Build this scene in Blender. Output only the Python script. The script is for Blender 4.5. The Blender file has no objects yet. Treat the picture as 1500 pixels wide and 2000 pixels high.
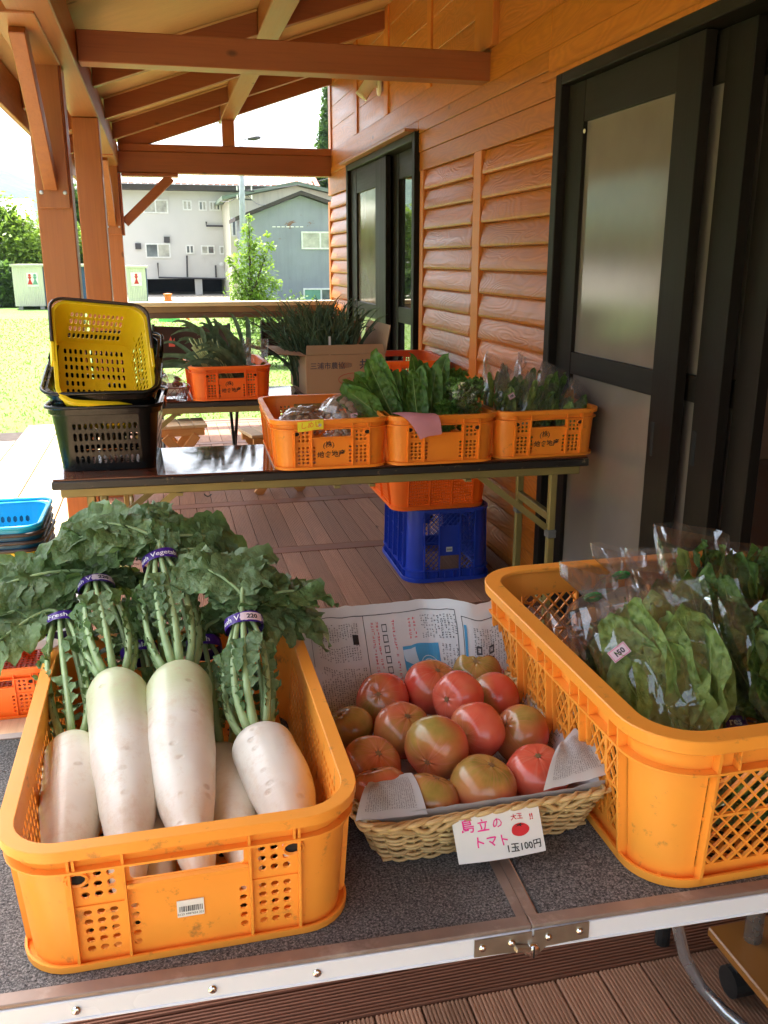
import bpy, math, random
from mathutils import Vector, Matrix, noise as mn
random.seed(7)
R = math.radians
sc = bpy.context.scene
COL = sc.collection
# ------------------------------------------------------------------ camera
F_, VX_, VY_, CAMZ = 1740.0, 310.0, 508.0, 1.364
PITCH = math.atan((1000 - VY_) / F_)
YAW = math.atan((750 - VX_) / math.hypot(F_, 1000 - VY_))
cam_d = bpy.data.cameras.new('camera')
cam = bpy.data.objects.new('camera', cam_d); COL.objects.link(cam)
cam.location = (0, 0, CAMZ)
cam.rotation_euler = (math.pi / 2 - PITCH, 0, -YAW)
cam_d.sensor_fit = 'VERTICAL'; cam_d.sensor_height = 24.0; cam_d.lens = F_ / 2000 * 24
cam_d.clip_start = 0.05; cam_d.clip_end = 9000
sc.camera = cam
# ------------------------------------------------------------------ world, sun, exposure
SUN_DIR = Vector((-0.13, 0.40, 0.905)).normalized()
elev = math.asin(SUN_DIR.z); azim = math.atan2(SUN_DIR.x, SUN_DIR.y)
wd = bpy.data.worlds.new('World'); sc.world = wd; wd.use_nodes = True
wt = wd.node_tree; bg = wt.nodes['Background']
sky = wt.nodes.new('ShaderNodeTexSky'); sky.sky_type = 'NISHITA'; sky.sun_disc = False
sky.sun_elevation = elev; sky.sun_rotation = azim; sky.air_density = 1.0; sky.dust_density = 5.0; sky.ozone_density = 1.0
# a hazy summer sky: the blue is veiled by bright pale haze all round
bw = wt.nodes.new('ShaderNodeRGBToBW'); wt.links.new(sky.outputs[0], bw.inputs[0])
tint = wt.nodes.new('ShaderNodeMix'); tint.data_type = 'RGBA'; tint.blend_type = 'MULTIPLY'; tint.inputs[0].default_value = 1; tint.inputs[7].default_value = (1.0, 1.0, 1.0, 1)
wt.links.new(bw.outputs[0], tint.inputs[6])
hz = wt.nodes.new('ShaderNodeMix'); hz.data_type = 'RGBA'; hz.inputs[0].default_value = .60
wt.links.new(sky.outputs[0], hz.inputs[6]); wt.links.new(tint.outputs[2], hz.inputs[7])
wt.links.new(hz.outputs[2], bg.inputs[0]); bg.inputs[1].default_value = 0.15
sl = bpy.data.lights.new('sun', 'SUN'); sl.energy = 3.6; sl.angle = R(0.53); sl.color = (1.0, 0.955, 0.88)
so = bpy.data.objects.new('sun', sl); COL.objects.link(so); so.rotation_euler = SUN_DIR.to_track_quat('Z', 'Y').to_euler()
sc.view_settings.view_transform = 'Standard'; sc.view_settings.look = 'None'
sc.view_settings.gamma = 1.0; sc.view_settings.exposure = 2.45
sc.cycles.max_bounces = 10; sc.cycles.diffuse_bounces = 5; sc.cycles.glossy_bounces = 4
sc.cycles.transparent_max_bounces = 24; sc.cycles.use_denoising = True
sc.cycles.sample_clamp_indirect = 8; sc.cycles.caustics_reflective = False; sc.cycles.caustics_refractive = False

# ------------------------------------------------------------------ pixel ray helper, for far things only
def at(u, v, y):
    l = (u - 750) / F_; d = (v - 1000) / F_
    dn = d * math.cos(PITCH) + math.sin(PITCH); fw = math.cos(PITCH) - d * math.sin(PITCH)
    r = Vector((l * math.cos(YAW) + fw * math.sin(YAW), fw * math.cos(YAW) - l * math.sin(YAW), -dn))
    return Vector((0, 0, CAMZ)) + r * (y / r.y)

# ------------------------------------------------------------------ materials
class Mat:
    def __init__(s, name, coord='Object'):
        s.m = bpy.data.materials.new(name); s.m.use_nodes = True
        s.t = s.m.node_tree; s.b = s.t.nodes['Principled BSDF']; s.out = s.t.nodes['Material Output']
        tc = s.n('ShaderNodeTexCoord'); oi = s.n('ShaderNodeObjectInfo')
        mul = s.n('ShaderNodeMath', operation='MULTIPLY'); s.l(oi.outputs['Random'], mul.inputs[0]); mul.inputs[1].default_value = 37.0
        add = s.n('ShaderNodeVectorMath', operation='ADD')
        s.l(tc.outputs[coord], add.inputs[0]); s.l(mul.outputs[0], add.inputs[1])
        s.co = add.outputs[0]; s.raw = tc.outputs[coord]; s.rand = oi.outputs['Random']; s.geo = None
    def n(s, ty, **k):
        x = s.t.nodes.new(ty)
        for a, b in k.items(): setattr(x, a, b)
        return x
    def l(s, a, b): s.t.links.new(a, b)
    def set(s, **k):
        for a, v in k.items():
            a = {'color': 'Base Color', 'rough': 'Roughness', 'metal': 'Metallic', 'spec': 'Specular IOR Level', 'coat': 'Coat Weight',
                 'crough': 'Coat Roughness', 'sss': 'Subsurface Weight', 'trans': 'Transmission Weight', 'alpha': 'Alpha', 'ior': 'IOR', 'sheen': 'Sheen Weight'}[a]
            if hasattr(v, 'links') or hasattr(v, 'is_linked'): s.l(v, s.b.inputs[a])
            else: s.b.inputs[a].default_value = (*v, 1) if isinstance(v, tuple) and len(v) == 3 else v
        return s
    def scaled(s, sx, sy, sz, src=None):
        m = s.n('ShaderNodeMapping'); s.l(src or s.co, m.inputs[0]); m.inputs['Scale'].default_value = (sx, sy, sz); return m.outputs[0]
    def noise(s, vec=None, scale=5, detail=3, rough=.5, dist=0):
        x = s.n('ShaderNodeTexNoise'); s.l(vec or s.co, x.inputs['Vector']); x.inputs['Scale'].default_value = scale
        x.inputs['Detail'].default_value = detail; x.inputs['Roughness'].default_value = rough; x.inputs['Distortion'].default_value = dist
        return x.outputs['Fac']
    def ramp(s, fac, stops, interp='LINEAR'):
        r = s.n('ShaderNodeValToRGB'); s.l(fac, r.inputs[0]); r.color_ramp.interpolation = interp
        e = r.color_ramp.elements
        while len(e) < len(stops): e.new(0.5)
        for i, (p, c) in enumerate(stops):
            e[i].position = p; c = (c, c, c) if isinstance(c, (int, float)) else c; e[i].color = (*c, 1)
        return r.outputs[0]
    def math(s, op, a, b=None, clamp=False):
        x = s.n('ShaderNodeMath', operation=op, use_clamp=clamp)
        for i, q in enumerate((a, b)):
            if q is None: continue
            if isinstance(q, (int, float)): x.inputs[i].default_value = q
            else: s.l(q, x.inputs[i])
        return x.outputs[0]
    def mix(s, fac, a, b, mode='MIX'):
        x = s.n('ShaderNodeMix', data_type='RGBA', blend_type=mode)
        for i, q in ((0, fac), (6, a), (7, b)):
            if isinstance(q, (int, float)): x.inputs[i].default_value = q if i == 0 else (q, q, q, 1)
            elif isinstance(q, tuple): x.inputs[i].default_value = (*q, 1)
            else: s.l(q, x.inputs[i])
        return x.outputs[2]
    def bump(s, h, strength=.3, dist=.002):
        x = s.n('ShaderNodeBump'); s.l(h, x.inputs['Height']); x.inputs['Strength'].default_value = strength; x.inputs['Distance'].default_value = dist
        s.l(x.outputs[0], s.b.inputs['Normal']); return s
    def sep(s, v):
        x = s.n('ShaderNodeSeparateXYZ'); s.l(v, x.inputs[0]); return x.outputs

def plain(name, c, rough=.5, metal=0., var=.12, scale=8, bscale=60, bstr=.1, bdist=.001, spec=.5, coat=0., dirt=None):
    m = Mat(name)
    n = m.noise(scale=scale, detail=4)
    lo = tuple(q * (1 - var) for q in c); hi = tuple(min(1, q * (1 + var)) for q in c)
    colr = m.ramp(n, [(.3, lo), (.7, hi)])
    if dirt:
        dn = m.noise(scale=dirt[1], detail=6, rough=.7)
        colr = m.mix(m.ramp(dn, [(dirt[2], 0), (dirt[2] + .12, 1)]), colr, dirt[0])
    rr = m.ramp(m.noise(scale=scale * 2.3), [(.3, max(0, rough - .06)), (.7, min(1, rough + .08))])
    m.set(color=colr, rough=rr, metal=metal, spec=spec, coat=coat)
    if bstr: m.bump(m.noise(scale=bscale, detail=3), bstr, bdist)
    return m.m

def wood(name, c1, c2, axis='x', rough=.4, coat=0., gscale=1.0, contour=0., fine=.25, knots=True, knotc=None, var=.25, spec=.4):
    """grain runs along axis; contour > 0 adds raised cathedral grain"""
    m = Mat(name); k = 'xyz'.index(axis)
    sc_ = [26 * gscale] * 3; sc_[k] = 1.6 * gscale
    v = m.scaled(*sc_); g = m.noise(v, 1, 5, .6, .4)
    sc2 = [150 * gscale] * 3; sc2[k] = 5 * gscale
    g2 = m.noise(m.scaled(*sc2), 1, 2, .5)
    colr = m.mix(m.ramp(g, [(.25, 0), (.75, 1)]), c1, c2)
    dark = tuple(q * .62 for q in c1)
    colr = m.mix(m.ramp(g2, [(.5, 0), (.72, fine)]), colr, dark)
    tint = m.math('ADD', m.math('MULTIPLY', m.rand, var), 1 - var / 2)
    h = m.math('MULTIPLY', g2, .35)
    if contour:
        sc3 = [9.] * 3; sc3[k] = 2.2
        lowf = m.noise(m.scaled(*sc3), 1, 1.5, .4, .5)
        wv = m.math('SINE', m.math('MULTIPLY', lowf, 95.0))
        wv = m.math('ADD', m.math('MULTIPLY', wv, .5), .5)
        h = m.math('ADD', h, m.math('MULTIPLY', wv, contour))
        colr = m.mix(m.math('MULTIPLY', wv, .30), colr, tuple(q * .6 for q in c1))
    if knots:
        sc4 = [9.] * 3; sc4[k] = 5.
        vo = m.n('ShaderNodeTexVoronoi'); m.l(m.scaled(*sc4), vo.inputs['Vector']); vo.inputs['Scale'].default_value = .55
        kn = m.ramp(vo.outputs['Distance'], [(.045, 1), (.085, 0)])
        colr = m.mix(m.math('MULTIPLY', kn, .75), colr, knotc or tuple(q * .28 for q in c1))
    mm = m.n('ShaderNodeVectorMath', operation='SCALE'); m.l(colr, mm.inputs[0]); m.l(tint, mm.inputs['Scale'])
    m.set(color=mm.outputs[0], rough=m.ramp(g, [(.2, max(.05, rough - .08)), (.8, rough + .1)]), coat=coat, crough=.16, spec=spec)
    m.bump(h, .55 if contour else .35, .0022 if contour else .0012)
    return m.m

def film(name, tint=(1, 1, 1), gloss=.10, base=.06, rough=.09, milky=.03):
    m = Mat(name); t = m.t; t.nodes.remove(m.b)
    tr = m.n('ShaderNodeBsdfTransparent'); tr.inputs[0].default_value = (*tint, 1)
    gl = m.n('ShaderNodeBsdfGlossy'); gl.inputs['Roughness'].default_value = rough
    df = m.n('ShaderNodeBsdfTranslucent'); df.inputs[0].default_value = (.9, .9, .9, 1)
    bp = m.n('ShaderNodeBump'); bp.inputs['Strength'].default_value = .7; bp.inputs['Distance'].default_value = .006
    m.l(m.noise(scale=13, detail=1.5, dist=2.0), bp.inputs['Height']); m.l(bp.outputs[0], gl.inputs['Normal'])
    fr = m.n('ShaderNodeFresnel'); fr.inputs[0].default_value = 1.5; m.l(bp.outputs[0], fr.inputs['Normal'])
    fac = m.math('MINIMUM', m.math('ADD', m.math('MULTIPLY', fr.outputs[0], 1.0 + gloss * 8), base), .55)
    dd = m.n('ShaderNodeBsdfDiffuse'); dd.inputs[0].default_value = (.9, .9, .9, 1); ad = m.n('ShaderNodeMixShader'); ad.inputs[0].default_value = .6; m.l(df.outputs[0], ad.inputs[1]); m.l(dd.outputs[0], ad.inputs[2])
    m1 = m.n('ShaderNodeMixShader'); m1.inputs[0].default_value = milky; m.l(tr.outputs[0], m1.inputs[1]); m.l(ad.outputs[0], m1.inputs[2])
    m2 = m.n('ShaderNodeMixShader'); m.l(fac, m2.inputs[0]); m.l(m1.outputs[0], m2.inputs[1]); m.l(gl.outputs[0], m2.inputs[2])
    m.l(m2.outputs[0], m.out.inputs[0]); return m.m

def leafmat(name, c1, c2, rough=.5, vein=None, transl=.25, scale=14, crinkle=1.6):
    m = Mat(name)
    n = m.noise(scale=scale, detail=4)
    colr = m.ramp(n, [(.3, c1), (.7, c2)])
    r2 = m.noise(scale=2.2, detail=2)
    colr = m.mix(m.ramp(r2, [(.45, 0), (.7, .5)]), colr, tuple(q * .6 for q in c1))
    mm = m.n('ShaderNodeVectorMath', operation='SCALE'); m.l(colr, mm.inputs[0]); m.l(m.math('ADD', m.math('MULTIPLY', m.rand, .45), .78), mm.inputs['Scale']); colr = mm.outputs[0]
    vo = m.n('ShaderNodeTexVoronoi', feature='SMOOTH_F1'); m.l(m.co, vo.inputs['Vector']); vo.inputs['Scale'].default_value = scale * 5
    m.bump(m.math('ADD', m.noise(scale=scale * 7, detail=4), m.math('MULTIPLY', vo.outputs['Distance'], crinkle)), .9, .005)
    colr = m.mix(m.ramp(vo.outputs['Distance'], [(.15, 0), (.75, .34 * crinkle)]), colr, tuple(min(1, q * 1.9) for q in c2))
    m.set(color=colr, rough=rough, spec=.4)
    tl = m.n('ShaderNodeBsdfTranslucent'); m.l(m.mix(.5, colr, (c2[0] * 1.6, c2[1] * 1.7, c2[2] * .8)), tl.inputs[0])
    mx = m.n('ShaderNodeMixShader'); mx.inputs[0].default_value = transl
    m.l(m.b.outputs[0], mx.inputs[1]); m.l(tl.outputs[0], mx.inputs[2]); m.l(mx.outputs[0], m.out.inputs[0])
    return m.m

# ------------------------------------------------------------------ mesh helper
class B:
    def __init__(s): s.v = []; s.f = []
    def add(s, vs, fs):
        o = len(s.v); s.v += [tuple(p) for p in vs]; s.f += [tuple(i + o for i in f) for f in fs]; return s
    def box(s, x0, x1, y0, y1, z0, z1):
        s.add([(x0, y0, z0), (x1, y0, z0), (x1, y1, z0), (x0, y1, z0), (x0, y0, z1), (x1, y0, z1), (x1, y1, z1), (x0, y1, z1)],
              [(0, 3, 2, 1), (4, 5, 6, 7), (0, 1, 5, 4), (1, 2, 6, 5), (2, 3, 7, 6), (3, 0, 4, 7)])
        return s
    def cbox(s, c, d, M=None):
        x, y, z = (q / 2 for q in d); o = B().box(-x, x, -y, y, -z, z)
        M = M or Matrix.Identity(3); c = Vector(c)
        s.add([c + M @ Vector(p) for p in o.v], o.f); return s
    def beam(s, a, b, w, h, up=(0, 0, 1)):
        a, b = Vector(a), Vector(b); d = (b - a); L = d.length; d.normalize()
        r = d.cross(Vector(up)).normalized(); u = r.cross(d)
        M = Matrix((r, d, u)).transposed()
        return s.cbox((a + b) / 2, (w, L, h), M)
    def tube(s, pts, r, seg=8, cap=True, flat=1.0):
        pts = [Vector(p) for p in pts]; n = len(pts); rs = r if isinstance(r, (list, tuple)) else [r] * n
        o = len(s.v); prev = None
        for i, p in enumerate(pts):
            t = (pts[min(i + 1, n - 1)] - pts[max(i - 1, 0)]).normalized()
            if prev is None:
                a = Vector((0, 0, 1)) if abs(t.z) < .9 else Vector((1, 0, 0)); q = t.cross(a).normalized()
            else: q = (prev - t * prev.dot(t)).normalized()
            prev = q; w = t.cross(q)
            for k in range(seg):
                an = 2 * math.pi * k / seg; s.v.append(tuple(p + q * (rs[i] * math.cos(an)) + w * (rs[i] * flat * math.sin(an))))
        for i in range(n - 1):
            for k in range(seg):
                k2 = (k + 1) % seg; s.f.append((o + i * seg + k, o + i * seg + k2, o + (i + 1) * seg + k2, o + (i + 1) * seg + k))
        if cap: s.f.append(tuple(o + k for k in range(seg))[::-1]); s.f.append(tuple(o + (n - 1) * seg + k for k in range(seg)))
        return s
    def ring(s, pts, r, seg=6):
        """closed tube"""
        pts = [Vector(p) for p in pts]; n = len(pts); o = len(s.v)
        for i, p in enumerate(pts):
            t = (pts[(i + 1) % n] - pts[i - 1]).normalized()
            q = t.cross(Vector((0, 0, 1)));
            if q.length < 1e-3: q = t.cross(Vector((0, 1, 0)))
            q.normalize(); w = t.cross(q)
            for k in range(seg):
                an = 2 * math.pi * k / seg; s.v.append(tuple(p + q * (r * math.cos(an)) + w * (r * math.sin(an))))
        for i in range(n):
            j = (i + 1) % n
            for k in range(seg):
                k2 = (k + 1) % seg; s.f.append((o + i * seg + k, o + i * seg + k2, o + j * seg + k2, o + j * seg + k))
        return s
    def lathe(s, prof, seg=24, c=(0, 0, 0), cap=True):
        o = len(s.v); n = len(prof)
        for r, z in prof:
            for k in range(seg):
                an = 2 * math.pi * k / seg; s.v.append((c[0] + r * math.cos(an), c[1] + r * math.sin(an), c[2] + z))
        for i in range(n - 1):
            for k in range(seg):
                k2 = (k + 1) % seg; s.f.append((o + i * seg + k, o + i * seg + k2, o + (i + 1) * seg + k2, o + (i + 1) * seg + k))
        if cap: s.f.append(tuple(o + k for k in range(seg))[::-1]); s.f.append(tuple(o + (n - 1) * seg + k for k in range(seg)))
        return s
    def prism(s, poly, h0, h1, M=None):
        """poly in XY extruded in Z then transformed by 4x4 M"""
        n = len(poly); vs = [Vector((x, y, h0)) for x, y in poly] + [Vector((x, y, h1)) for x, y in poly]
        if M: vs = [M @ p for p in vs]
        s.add(vs, [tuple(range(n))[::-1], tuple(range(n, 2 * n))] + [(i, (i + 1) % n, n + (i + 1) % n, n + i) for i in range(n)]); return s
    def grid(s, fn, nu, nv, closeu=False):
        o = len(s.v)
        for j in range(nv + 1):
            for i in range(nu + (0 if closeu else 1)): s.v.append(tuple(fn(i / nu, j / nv)))
        w = nu if closeu else nu + 1
        for j in range(nv):
            for i in range(nu):
                i2 = (i + 1) % w if closeu else i + 1
                s.f.append((o + j * w + i, o + j * w + i2, o + (j + 1) * w + i2, o + (j + 1) * w + i))
        return s
    def xf(s, M):
        s.v = [tuple(M @ Vector(p)) for p in s.v]; return s
    def build(s, name, mat, parent=None, smooth=False, bevel=0, kind=None, label=None, link=True):
        me = bpy.data.meshes.new(name); me.from_pydata(s.v, [], s.f); me.update()
        if bevel:
            import bmesh
            bm = bmesh.new(); bm.from_mesh(me); bmesh.ops.remove_doubles(bm, verts=bm.verts, dist=1e-6)
            es = [e for e in bm.edges if len(e.link_faces) == 2 and e.calc_face_angle(0) > R(25)]
            bmesh.ops.bevel(bm, geom=es, offset=bevel, segments=1, profile=.7, affect='EDGES', clamp_overlap=True)
            bm.to_mesh(me); bm.free()
        if smooth: me.polygons.foreach_set('use_smooth', [True] * len(me.polygons))
        if smooth == 'auto': me.set_sharp_from_angle(angle=R(32))
        for q in (mat if isinstance(mat, (list, tuple)) else [mat]): me.materials.append(q)
        o = bpy.data.objects.new(name, me); COL.objects.link(o)
        if parent: o.parent = parent
        if kind: o['kind'] = kind
        if label: o['label'] = label
        return o

def tag(o, label, cat, group=None):
    o['label'] = label; o['category'] = cat
    if group: o['group'] = group
    return o
def thing(name, label, cat, loc=(0, 0, 0), rot=(0, 0, 0), group=None):
    o = bpy.data.objects.new(name, None); COL.objects.link(o); o.empty_display_size = .05
    o.location = loc; o.rotation_euler = rot if isinstance(rot, (tuple, list)) else (0, 0, rot)
    return tag(o, label, cat, group)
def inst(o, parent=None, loc=None, rot=None, name=None):
    c = o.copy(); COL.objects.link(c)
    if parent: c.parent = parent
    if loc is not None: c.location = loc
    if rot is not None: c.rotation_euler = rot
    return c
def dup(root, loc=None, rot=None, label=None, group=None):
    r = root.copy(); COL.objects.link(r)
    if loc is not None: r.location = loc
    if rot is not None: r.rotation_euler = rot if isinstance(rot, (tuple, list)) else (0, 0, rot)
    if label: r['label'] = label
    if group: r['group'] = group
    for ch in list(root.children):
        c = ch.copy(); COL.objects.link(c); c.parent = r
        for g in ch.children:
            d = g.copy(); COL.objects.link(d); d.parent = c
    return r
def rnd(a, b): return random.uniform(a, b)
def lerp(a, b, t): return a + (b - a) * t
def wob(p, s, a): return Vector(mn.noise_vector(Vector(p) * s)) * a

_gc = {}
def glyphs(text, size=1.0, jit=0.0, bold=0.0):
    """flat triangles of a line of text, centred on x, baseline at 0"""
    key = (text, bold)
    if key not in _gc:
        cu = bpy.data.curves.new('lettering', 'FONT'); cu.body = text; cu.align_x = 'CENTER'; cu.resolution_u = 2; cu.offset = bold
        ob = bpy.data.objects.new('lettering', cu); COL.objects.link(ob)
        bpy.context.view_layer.update()
        me = bpy.data.meshes.new_from_object(ob.evaluated_get(bpy.context.evaluated_depsgraph_get()))
        _gc[key] = ([tuple(v.co) for v in me.vertices], [tuple(p.vertices) for p in me.polygons])
        bpy.data.objects.remove(ob); bpy.data.curves.remove(cu); bpy.data.meshes.remove(me)
    vs, fs = _gc[key]
    return [(x * size + jit * math.sin(y * 5 + x * 2), y * size + jit * math.sin(x * 4 + 1)) for x, y, z in vs], fs
def letter(text, size, fn, mat, parent, name='lettering', jit=0., bold=0.):
    """fn maps the text plane (x, y) to a 3D point on the surface"""
    b = B(); vs, fs = glyphs(text, size, jit, bold)
    b.add([Vector(fn(x, y)) for x, y in vs], fs)
    return b.build(name, mat, parent)

# ================================================================== MATERIALS OF THE PLACE
M = {}
M['side'] = wood('siding_wood', (.42, .110, .010), (.53, .160, .020), 'y', .36, .06, 1.0, contour=.50, spec=.35)
M['belt'] = wood('belt_wood', (.44, .122, .012), (.54, .170, .022), 'y', .40, .06, .8, contour=.10, spec=.3)
M['panelw'] = wood('panel_wood', (.52, .15, .028), (.62, .20, .04), 'y', .38, .08, .8, contour=.35, spec=.3)
M['batten'] = wood('batten_wood', (.58, .17, .030), (.64, .20, .038), 'z', .42, .05, 1., knots=False, spec=.3)
M['beamx'] = wood('beam_wood_across', (.25, .068, .016), (.32, .092, .024), 'x', .45, .1, .8)
M['beamy'] = wood('beam_wood_along', (.30, .10, .032), (.38, .14, .045), 'y', .45, .1, .8)
M['post'] = wood('post_wood', (.34, .098, .022), (.42, .135, .032), 'z', .42, .15, .9)
M['raft'] = wood('rafter_wood', (.25, .068, .016), (.31, .092, .024), 'x', .5, .05, .8)
M['ply'] = wood('roof_plywood', (.52, .33, .13), (.60, .40, .17), 'x', .6, 0, .5, fine=.12)
M['fascia'] = wood('fascia_wood', (.40, .17, .055), (.46, .21, .07), 'y', .5, 0, .6, contour=.5)
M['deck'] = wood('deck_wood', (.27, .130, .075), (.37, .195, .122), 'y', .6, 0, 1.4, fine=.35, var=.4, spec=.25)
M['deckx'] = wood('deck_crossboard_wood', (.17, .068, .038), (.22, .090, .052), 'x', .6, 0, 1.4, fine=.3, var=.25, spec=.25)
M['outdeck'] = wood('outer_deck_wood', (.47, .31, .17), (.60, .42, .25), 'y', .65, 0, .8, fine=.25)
M['black'] = wood('black_stained_wood', (.011, .0075, .0055), (.017, .0125, .0095), 'z', .5, 0, 1.1, knots=False, spec=.14)
M['blacky'] = wood('black_stained_rail_wood', (.014, .0105, .008), (.021, .016, .0125), 'y', .48, 0, 1.1, knots=False, spec=.18)
M['inwood'] = wood('interior_wood', (.30, .16, .07), (.38, .21, .10), 'y', .6, 0, .6)
M['infloor'] = wood('interior_floor_wood', (.20, .12, .07), (.28, .17, .10), 'y', .35, .1, .6)
M['lightwood'] = wood('pale_stool_wood', (.50, .33, .17), (.62, .45, .26), 'x', .55, 0, 1)
M['railw'] = plain('bronze_rail_metal', (.20, .13, .06), .4, .2)
M['joist'] = plain('dark_joist_wood', (.03, .018, .012), .9)
M['concrete'] = plain('concrete_footing', (.33, .32, .30), .9, scale=4)

# frosted screen glass
def frosted():
    m = Mat('frosted_screen_glass')
    w = m.n('ShaderNodeTexWave', wave_type='BANDS', bands_direction='Y'); m.l(m.raw, w.inputs['Vector']); w.inputs['Scale'].default_value = 60
    n = m.noise(scale=3, detail=4)
    m.set(color=m.ramp(n, [(.3, (.17, .140, .12)), (.7, (.22, .185, .16))]), rough=.13, spec=.6)
    m.bump(w.outputs['Fac'], .05, .0005); return m.m
M['frost'] = frosted()
def clearglass():
    m = Mat('dark_window_glass'); m.set(color=(.02, .022, .024), rough=.02, spec=1.0, ior=2.2)
    m.bump(m.noise(scale=1.5), .02, .01); return m.m
M['glass'] = clearglass()

# ================================================================== TERRAIN
def terrain():
    m = Mat('lawn_grass')
    n1 = m.noise(scale=.35, detail=3); n2 = m.noise(scale=9, detail=6, rough=.75); n3 = m.noise(scale=70, detail=3, rough=.8)
    c = m.mix(m.ramp(n1, [(.35, 0), (.65, 1)]), (.125, .215, .05), (.19, .275, .075))
    c = m.mix(m.ramp(n2, [(.4, 0), (.62, .4)]), c, (.10, .17, .022))
    c = m.mix(m.ramp(n3, [(.45, 0), (.7, .35)]), c, (.07, .13, .015))
    m.set(color=c, rough=.8, spec=.2); m.bump(m.math('ADD', n3, m.math('MULTIPLY', n2, 2)), .9, .03)
    gm_ = plain('dry_gravel_ground', (.30, .27, .23), .9, scale=.6, var=.2, bscale=20, bstr=.6, bdist=.02, dirt=((.16, .18, .08), .25, .56))
    B().grid(lambda i, j: (-600 + 1200 * i, -300 + 1500 * j, -.412), 30, 30).build('ground', gm_, kind='structure')
    B().grid(lambda i, j: (-16 + 29 * i, -6 + 47 * j, -.4), 20, 40).build('lawn', m.m, kind='structure')
    # grass blades on the near lawn
    b = B(); random.seed(3)
    for k in range(26000):
        y = 8.2 + 22 * random.random() ** 1.6; x = rnd(-7.5 - (y - 8) * .1, 2.2 + y * .03)
        if x > -1.0 and y < 8.4: continue
        h = rnd(.018, .042); a = rnd(0, 6.28); w = .006 + y * .0006; dx, dy = math.cos(a) * w, math.sin(a) * w
        lx, ly = rnd(-.03, .03), rnd(-.03, .03)
        b.add([(x - dx, y - dy, -.4), (x + dx, y + dy, -.4), (x + lx, y + ly, -.4 + h)], [(0, 1, 2)])
    for k in range(9000):
        y = rnd(2.0, 8.2); x = rnd(-6, -1.38) if y < 7.5 else rnd(-6, -1.0)
        h = rnd(.03, .06); a = rnd(0, 6.28); w = .007; dx, dy = math.cos(a) * w, math.sin(a) * w
        b.add([(x - dx, y - dy, -.4), (x + dx, y + dy, -.4), (x + rnd(-.03, .03), y + rnd(-.03, .03), -.4 + h)], [(0, 1, 2)])
    gm = leafmat('grass_blades', (.12, .22, .035), (.20, .31, .065), .7, transl=.4, scale=3)
    tag(b.build('lawn_blades', gm, kind='stuff'), 'short green grass of the sunlit lawn beyond the deck', 'grass')
    # mountains: a ridge all round
    mm = Mat('wooded_mountain'); n = mm.noise(scale=.02, detail=8, rough=.65)
    mm.set(color=mm.ramp(n, [(.35, (.035, .07, .035)), (.65, (.07, .12, .05))]), rough=.95, spec=.1)
    mm.bump(mm.noise(scale=.05, detail=6), 1, 8)
    b = B()
    def hill(i, j):
        a = 2 * math.pi * i; rr = 1150 + 900 * j
        top = 104 + 62 * max(0, min(1, (a - 1.62) / .10)) + 50 * mn.noise(Vector((math.cos(a) * 2.2, math.sin(a) * 2.2, 3))) + 34 * mn.noise(Vector((math.cos(a) * 9, math.sin(a) * 9, 1))) + 9 * mn.noise(Vector((math.cos(a) * 40, math.sin(a) * 40, 1)))
        west = max(0, math.cos(a - math.pi)) ; top *= 1 + 1.6 * west ** 2
        h = top * math.sin(min(1, j / .8) * math.pi / 2) + 16 * mn.noise(Vector((math.cos(a) * 14, math.sin(a) * 14, j * 5))) * j
        return (math.cos(a) * rr, math.sin(a) * rr, -.6 + h)
    b.grid(hill, 360, 20, True); b.build('mountains', mm.m, kind='structure', smooth=True)
terrain()

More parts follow.
